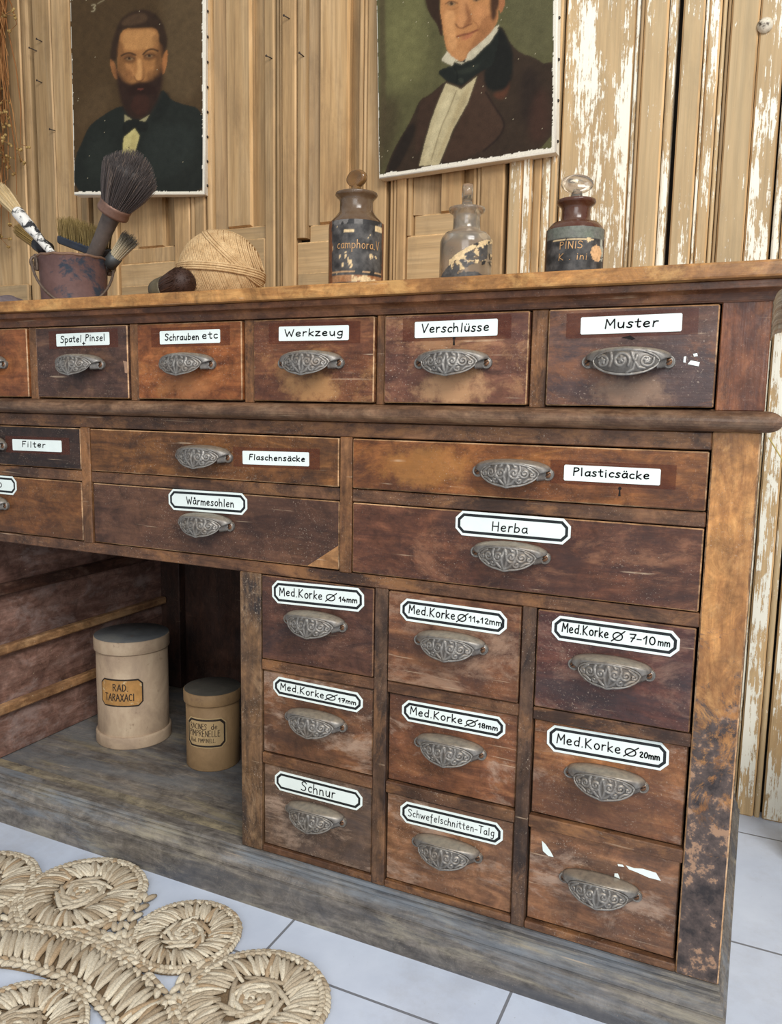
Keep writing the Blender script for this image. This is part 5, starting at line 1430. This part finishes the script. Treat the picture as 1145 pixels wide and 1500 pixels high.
def portrait(label, O, e1, w, h, layers, bgc, zu, seed, thick, ragged, tacks):
    e1 = Vector(e1).normalized(); e2 = (Vector((0, 0, 1))-e1*e1.z).normalized(); nn = e2.cross(e1)   # into the wall
    O = Vector(O)
    t = thing('portrait_painting', label, 'painting', O, 'unframed portraits on the wall')
    nx, nz = int(w/.0016), int(h/.0016)
    img = paint(layers, w, h, bgc, zu, nx, nz, seed)
    # primer showing where the paint has worn off along the edges
    S_, T_ = np.meshgrid(np.linspace(0, w, nx), np.linspace(0, h, nz))
    g = np.random.default_rng(seed+5)
    jl = np.convolve(g.random(nz+8), np.ones(9)/9, 'valid'); jb = np.convolve(g.random(nx+8), np.ones(9)/9, 'valid')
    m = (S_ > w-ragged[0]*(.4+1.4*jl[:, None])) | (T_ < ragged[1]*(.3+1.6*jb[None, :])) | (S_ < ragged[2]*2*np.clip(jl[:, None]-.45, 0, 1)*3)
    img[m] = np.array(lin((224, 217, 200)))
    P = []; cols = []
    for i in range(nz):
        row = []
        for j in range(nx):
            s = w*j/(nx-1); q = h*i/(nz-1)
            wob = .0012*math.sin(s*21+1)*math.sin(q*13)
            row.append(O+e1*s+e2*q+nn*wob); cols.append(tuple(float(x) for x in img[i, j]))
        P.append(row)
    mb = MB(); mb.grid(P, 0, cols, True)
    obj('canvas', mb, CANV, t)
    mb = MB(); k = .0015
    c = [(-k, -k), (w+k, -k), (w+k, h), (-k, h)]
    mb.extrude([O+e1*x+e2*z+nn*.0022 for x, z in c], nn*thick)
    # rolled canvas corners between face and side
    mb.tube([O+e1*x+e2*z+nn*.0030 for x, z in ((w, 0), (w, h*.3), (w, h*.6), (w, h))], .0028, 8)
    mb.tube([O+e1*x+e2*z+nn*.0030 for x, z in ((0, 0), (w*.5, 0), (w, 0))], .0028, 8)
    obj('stretched_edge', mb, EDGEC, t)
    for q in tacks:
        p = O+e1*(w+.0026)+e2*q+nn*(thick*.5)
        mb = MB(); mb.ball(p, (.0026, .0026, .0030), 8, 6); obj('tack', mb, NAIL, t)
    return t
portrait('unframed oil portrait of a bearded person in dark coat, above the paint pot', (-1.5131, .50, 1.2377), (.3075, .09, -.0054), .3204, .56, PAINT_A, (74, 56, 34), .000315, 3, .026, (.004, .004, .0012), [.02+.0535*i for i in range(10)])
portrait('unframed oil portrait of a person in brown coat and dark cravat, above the bottles', (-.7559, .585, 1.221), (.3634, 0, .0118), .3636, .50, PAINT_B, (90, 86, 56), .000326, 6, .026, (.005, .006, .0012), [.02+.0725*i for i in range(7)])

# ================================================================== DRIED FLOWERS
fl = thing('dried_flower_bunch', 'bunch of dried straw-coloured flowers hanging on the wall at the left', 'dried flowers', (-1.84, .56, 1.95))
mb = MB(); hd = MB(); r = random.Random(21)
for i in range(340):
    x0 = -1.885+r.uniform(-.09, .085); y0 = .56+r.uniform(-.035, .03)
    L_ = r.uniform(.25, .80); bend = r.uniform(-.05, .05)
    pts = []
    for k in range(7):
        u = k/6
        pts.append((x0+bend*u*u+.012*math.sin(u*7+i), y0+.01*math.sin(u*5+i*2)-.02*u, 1.97-L_*u))
    c = lerp(lin((128, 78, 42)), lin((190, 140, 88)), r.random())
    mb.tube(pts, [.0016]*6+[.0009], 5, col=c, caps=False)
    e = Vector(pts[-1])
    for q in range(r.choice([0, 1, 2, 4])):
        d = Vector((r.uniform(-.022, .022), r.uniform(-.014, .014), r.uniform(-.03, .014)))
        mb.tube([e, e+d*.6, e+d], .0007, 4, col=c, caps=False)
        for w_ in range(3):
            hd.ball(e+d+Vector((r.uniform(-.004, .004), r.uniform(-.004, .004), r.uniform(-.004, .004))), r.uniform(.0022, .0042), 7, 5, col=lerp(lin((124, 92, 50)), lin((188, 158, 100)), r.random()))
DRY = vcol('dried_plant', .8, .1, 200, .2, .8)
a = obj('stems', mb, DRY, fl); a['kind'] = 'stuff'
a = obj('flower_heads', hd, DRY, fl); a['kind'] = 'stuff'
# straw bundle standing at the right, behind the cabinet's corner
st = thing('straw_bundle', 'bundle of pale straw standing on the floor at the right edge, beside the wall', 'straw', (.105, .47, 0))
mb = MB(); r = random.Random(31)
for i in range(90):
    a = r.random()*6.28; q = math.sqrt(r.random())
    x0, y0 = .122+.022*q*math.cos(a), .47+.03*q*math.sin(a)
    x1, y1 = .116+.05*q*math.cos(a), .50+.05*q*math.sin(a)
    h = r.uniform(.12, .30)
    mb.tube([(x0, y0, .002), ((x0+x1)/2, (y0+y1)/2, h*.5), (x1, y1, h)], .0016, 5, col=lerp(lin((150, 122, 80)), lin((206, 180, 130)), r.random()))
a = obj('stalks', mb, DRY, st); a['kind'] = 'stuff'
mb = MB(); mb.tube([(.112, .52, .02), (.10, .51, .35), (.055, .50, .58), (.0285, .50, .681), (.007, .50, .7145)], .0013, 6, col=lin((196, 176, 110))); obj('long_stalk', mb, DRY, st)

# ================================================================== JUTE RUG
JUTE = vcol('plaited_jute', .85, .5, 500, .15, .62)
def jcol(r, k=1.):
    v = r.random()
    c = lerp(lin((158, 136, 108)), lin((230, 218, 194)), v**.8) if v > .05 else lin((186, 160, 128))
    return tuple(x*k for x in c)
def blob(mb, p, d, L, rad, hgt, r, n=6):
    """one plump twisted strand lying along d"""
    d = Vector(d).normalized(); pts = []; rr = []
    sd = Vector((-d.y, d.x, 0)); w = r.uniform(-.12, .12)
    for k in range(5):
        u = k/4-.5
        pts.append(Vector(p)+d*L*u+sd*L*w*math.sin(u*PI)+Vector((0, 0, hgt*math.cos(u*PI*.8))))
        rr.append(rad*(.45+.55*math.cos(u*PI*.9)))
    mb.tube(pts, rr, n, col=jcol(r), flat=.8)
def ring(mb, R, n, L, rad, slant, z, r, cx=0, cy=0):
    for i in range(n):
        a = 2*PI*i/n+r.uniform(-.01, .01)
        t_ = Vector((-math.sin(a), math.cos(a), 0)); o_ = Vector((math.cos(a), math.sin(a), 0))
        blob(mb, (cx+R*o_.x, cy+R*o_.y, z), t_*math.cos(slant)+o_*math.sin(slant), L, rad, .0025, r)
def rosette(R, seed):
    mb = MB(); r = random.Random(seed)
    mb.lathe([(R*.94, .0005), (R*.97, .003), (R*.9, .0055), (0, .0055)], 36, col=lin((136, 114, 88)))
    nt = 6; pts = []
    for i in range(nt*26+1):
        u = i/(nt*26); a = 2*PI*nt*u; q = R*(.04+.38*u)
        pts.append((q*math.cos(a), q*math.sin(a), .0085+.0008*math.sin(a*3)))
    for s0 in range(0, len(pts)-4, 4):
        p, q = Vector(pts[s0]), Vector(pts[s0+4]); d = q-p; sd = Vector((-d.y, d.x, 0)).normalized()
        blob(mb, (p+q)/2, d.normalized()+sd*.22, d.length*1.55, R*.046, .001, r)
    n = 80
    for i in range(n):
        a = 2*PI*i/n+r.uniform(-.025, .025)
        o_ = Vector((math.cos(a), math.sin(a), 0)); t_ = Vector((-math.sin(a), math.cos(a), 0))
        blob(mb, o_*R*.655+Vector((0, 0, .0075)), o_+t_*(.42+r.uniform(-.15, .15)), R*.50*r.uniform(.8, 1.1), R*.043, .004, r)
    ring(mb, R*.885, 74, R*.13, R*.043, .5, .007, r); ring(mb, R*.955, 80, R*.13, R*.043, -.5, .005, r)
    return mb
rug = thing('jute_rug', 'round natural jute rug of plaited rosettes lying on the tiled floor', 'rug', (-.79, -.548, 0))
RC = Vector((-.79, -.548, 0))
protos = {}
def put(R, cx, cy, rot, seed):
    key = (R, seed)
    if key not in protos:
        o = obj('rosette', rosette(R, seed), JUTE, None, org=(0, 0, 0), fix=True); protos[key] = o
    else:
        o = protos[key].copy(); COL.objects.link(o)
    o.parent = rug; o.location = Vector((cx, cy, .0))-RC; o.rotation_euler = (0, 0, rot)
put(.097, -.897, -.128, .3, 1); put(.079, -.694, -.133, 1.3, 3); put(.097, -.5335, -.197, 2.2, 2); put(.097, -1.062, -.188, .9, 1)
for i in range(10):
    a = math.radians(28-25.6*i)
    put(.095, RC.x+.436*math.cos(a), RC.y+.436*math.sin(a), i*.7, 1+i % 2)
for i in range(7):
    a = 2*PI*i/7+1.42
    put(.085, RC.x+.183*math.cos(a), RC.y+.188*math.sin(a), i*1.1, 4)
put(.105, RC.x, RC.y, 0, 2)
mb = MB(); r = random.Random(77)
P = []
for q in (.272, .275, .342, .346):
    z = .0005 if q in (.272, .346) else .0055
    P.append([(RC.x+q*math.cos(2*PI*i/90), RC.y+q*math.sin(2*PI*i/90), z) for i in range(91)])
mb.grid(P, 0, lin((136, 114, 88)), False)
n = 270
for i in range(n):
    a = 2*PI*i/n+r.uniform(-.006, .006); o_ = Vector((math.cos(a), math.sin(a), 0)); t_ = Vector((-math.sin(a), math.cos(a), 0))
    blob(mb, RC+o_*.309+Vector((0, 0, .008)), o_+t_*(.45+r.uniform(-.15, .15)), .056, .0050, .004, r)
for q, nn_, sl in ((.280, 170, .5), (.272, 165, -.5), (.337, 200, .5), (.345, 205, -.5)):
    ring(mb, q, nn_, .0135, .0043, sl, .007, r, RC.x, RC.y)
obj('plaited_band', mb, JUTE, rug)
# plaited filling between neighbouring rosettes and the band
for (x0, y0), (x1, y1), (x2, y2) in (((-.975, -.176), (-.935, -.255), (-.86, -.225)), ((-.815, -.080), (-.800, -.190), (-.720, -.215)), ((-.625, -.165), (-.640, -.225), (-.560, -.275)), ((-.845, -.205), (-.79, -.195), (-.735, -.205))):
    mb = MB()
    for s in range(5):
        for k in range(8):
            u = (k+.5)/8; p = Vector((x0, y0, .006))*(1-u)**2+Vector((x1, y1, .006))*2*u*(1-u)+Vector((x2, y2, .006))*u*u
            d = (Vector((x1-x0, y1-y0, 0))*(1-u)+Vector((x2-x1, y2-y1, 0))*u).normalized(); sd = Vector((-d.y, d.x, 0))
            blob(mb, p+sd*(s-2)*.0085, d+sd*(.4 if s % 2 else -.4), .021, .0050, .002, r)
    obj('plaited_filling', mb, JUTE, rug)
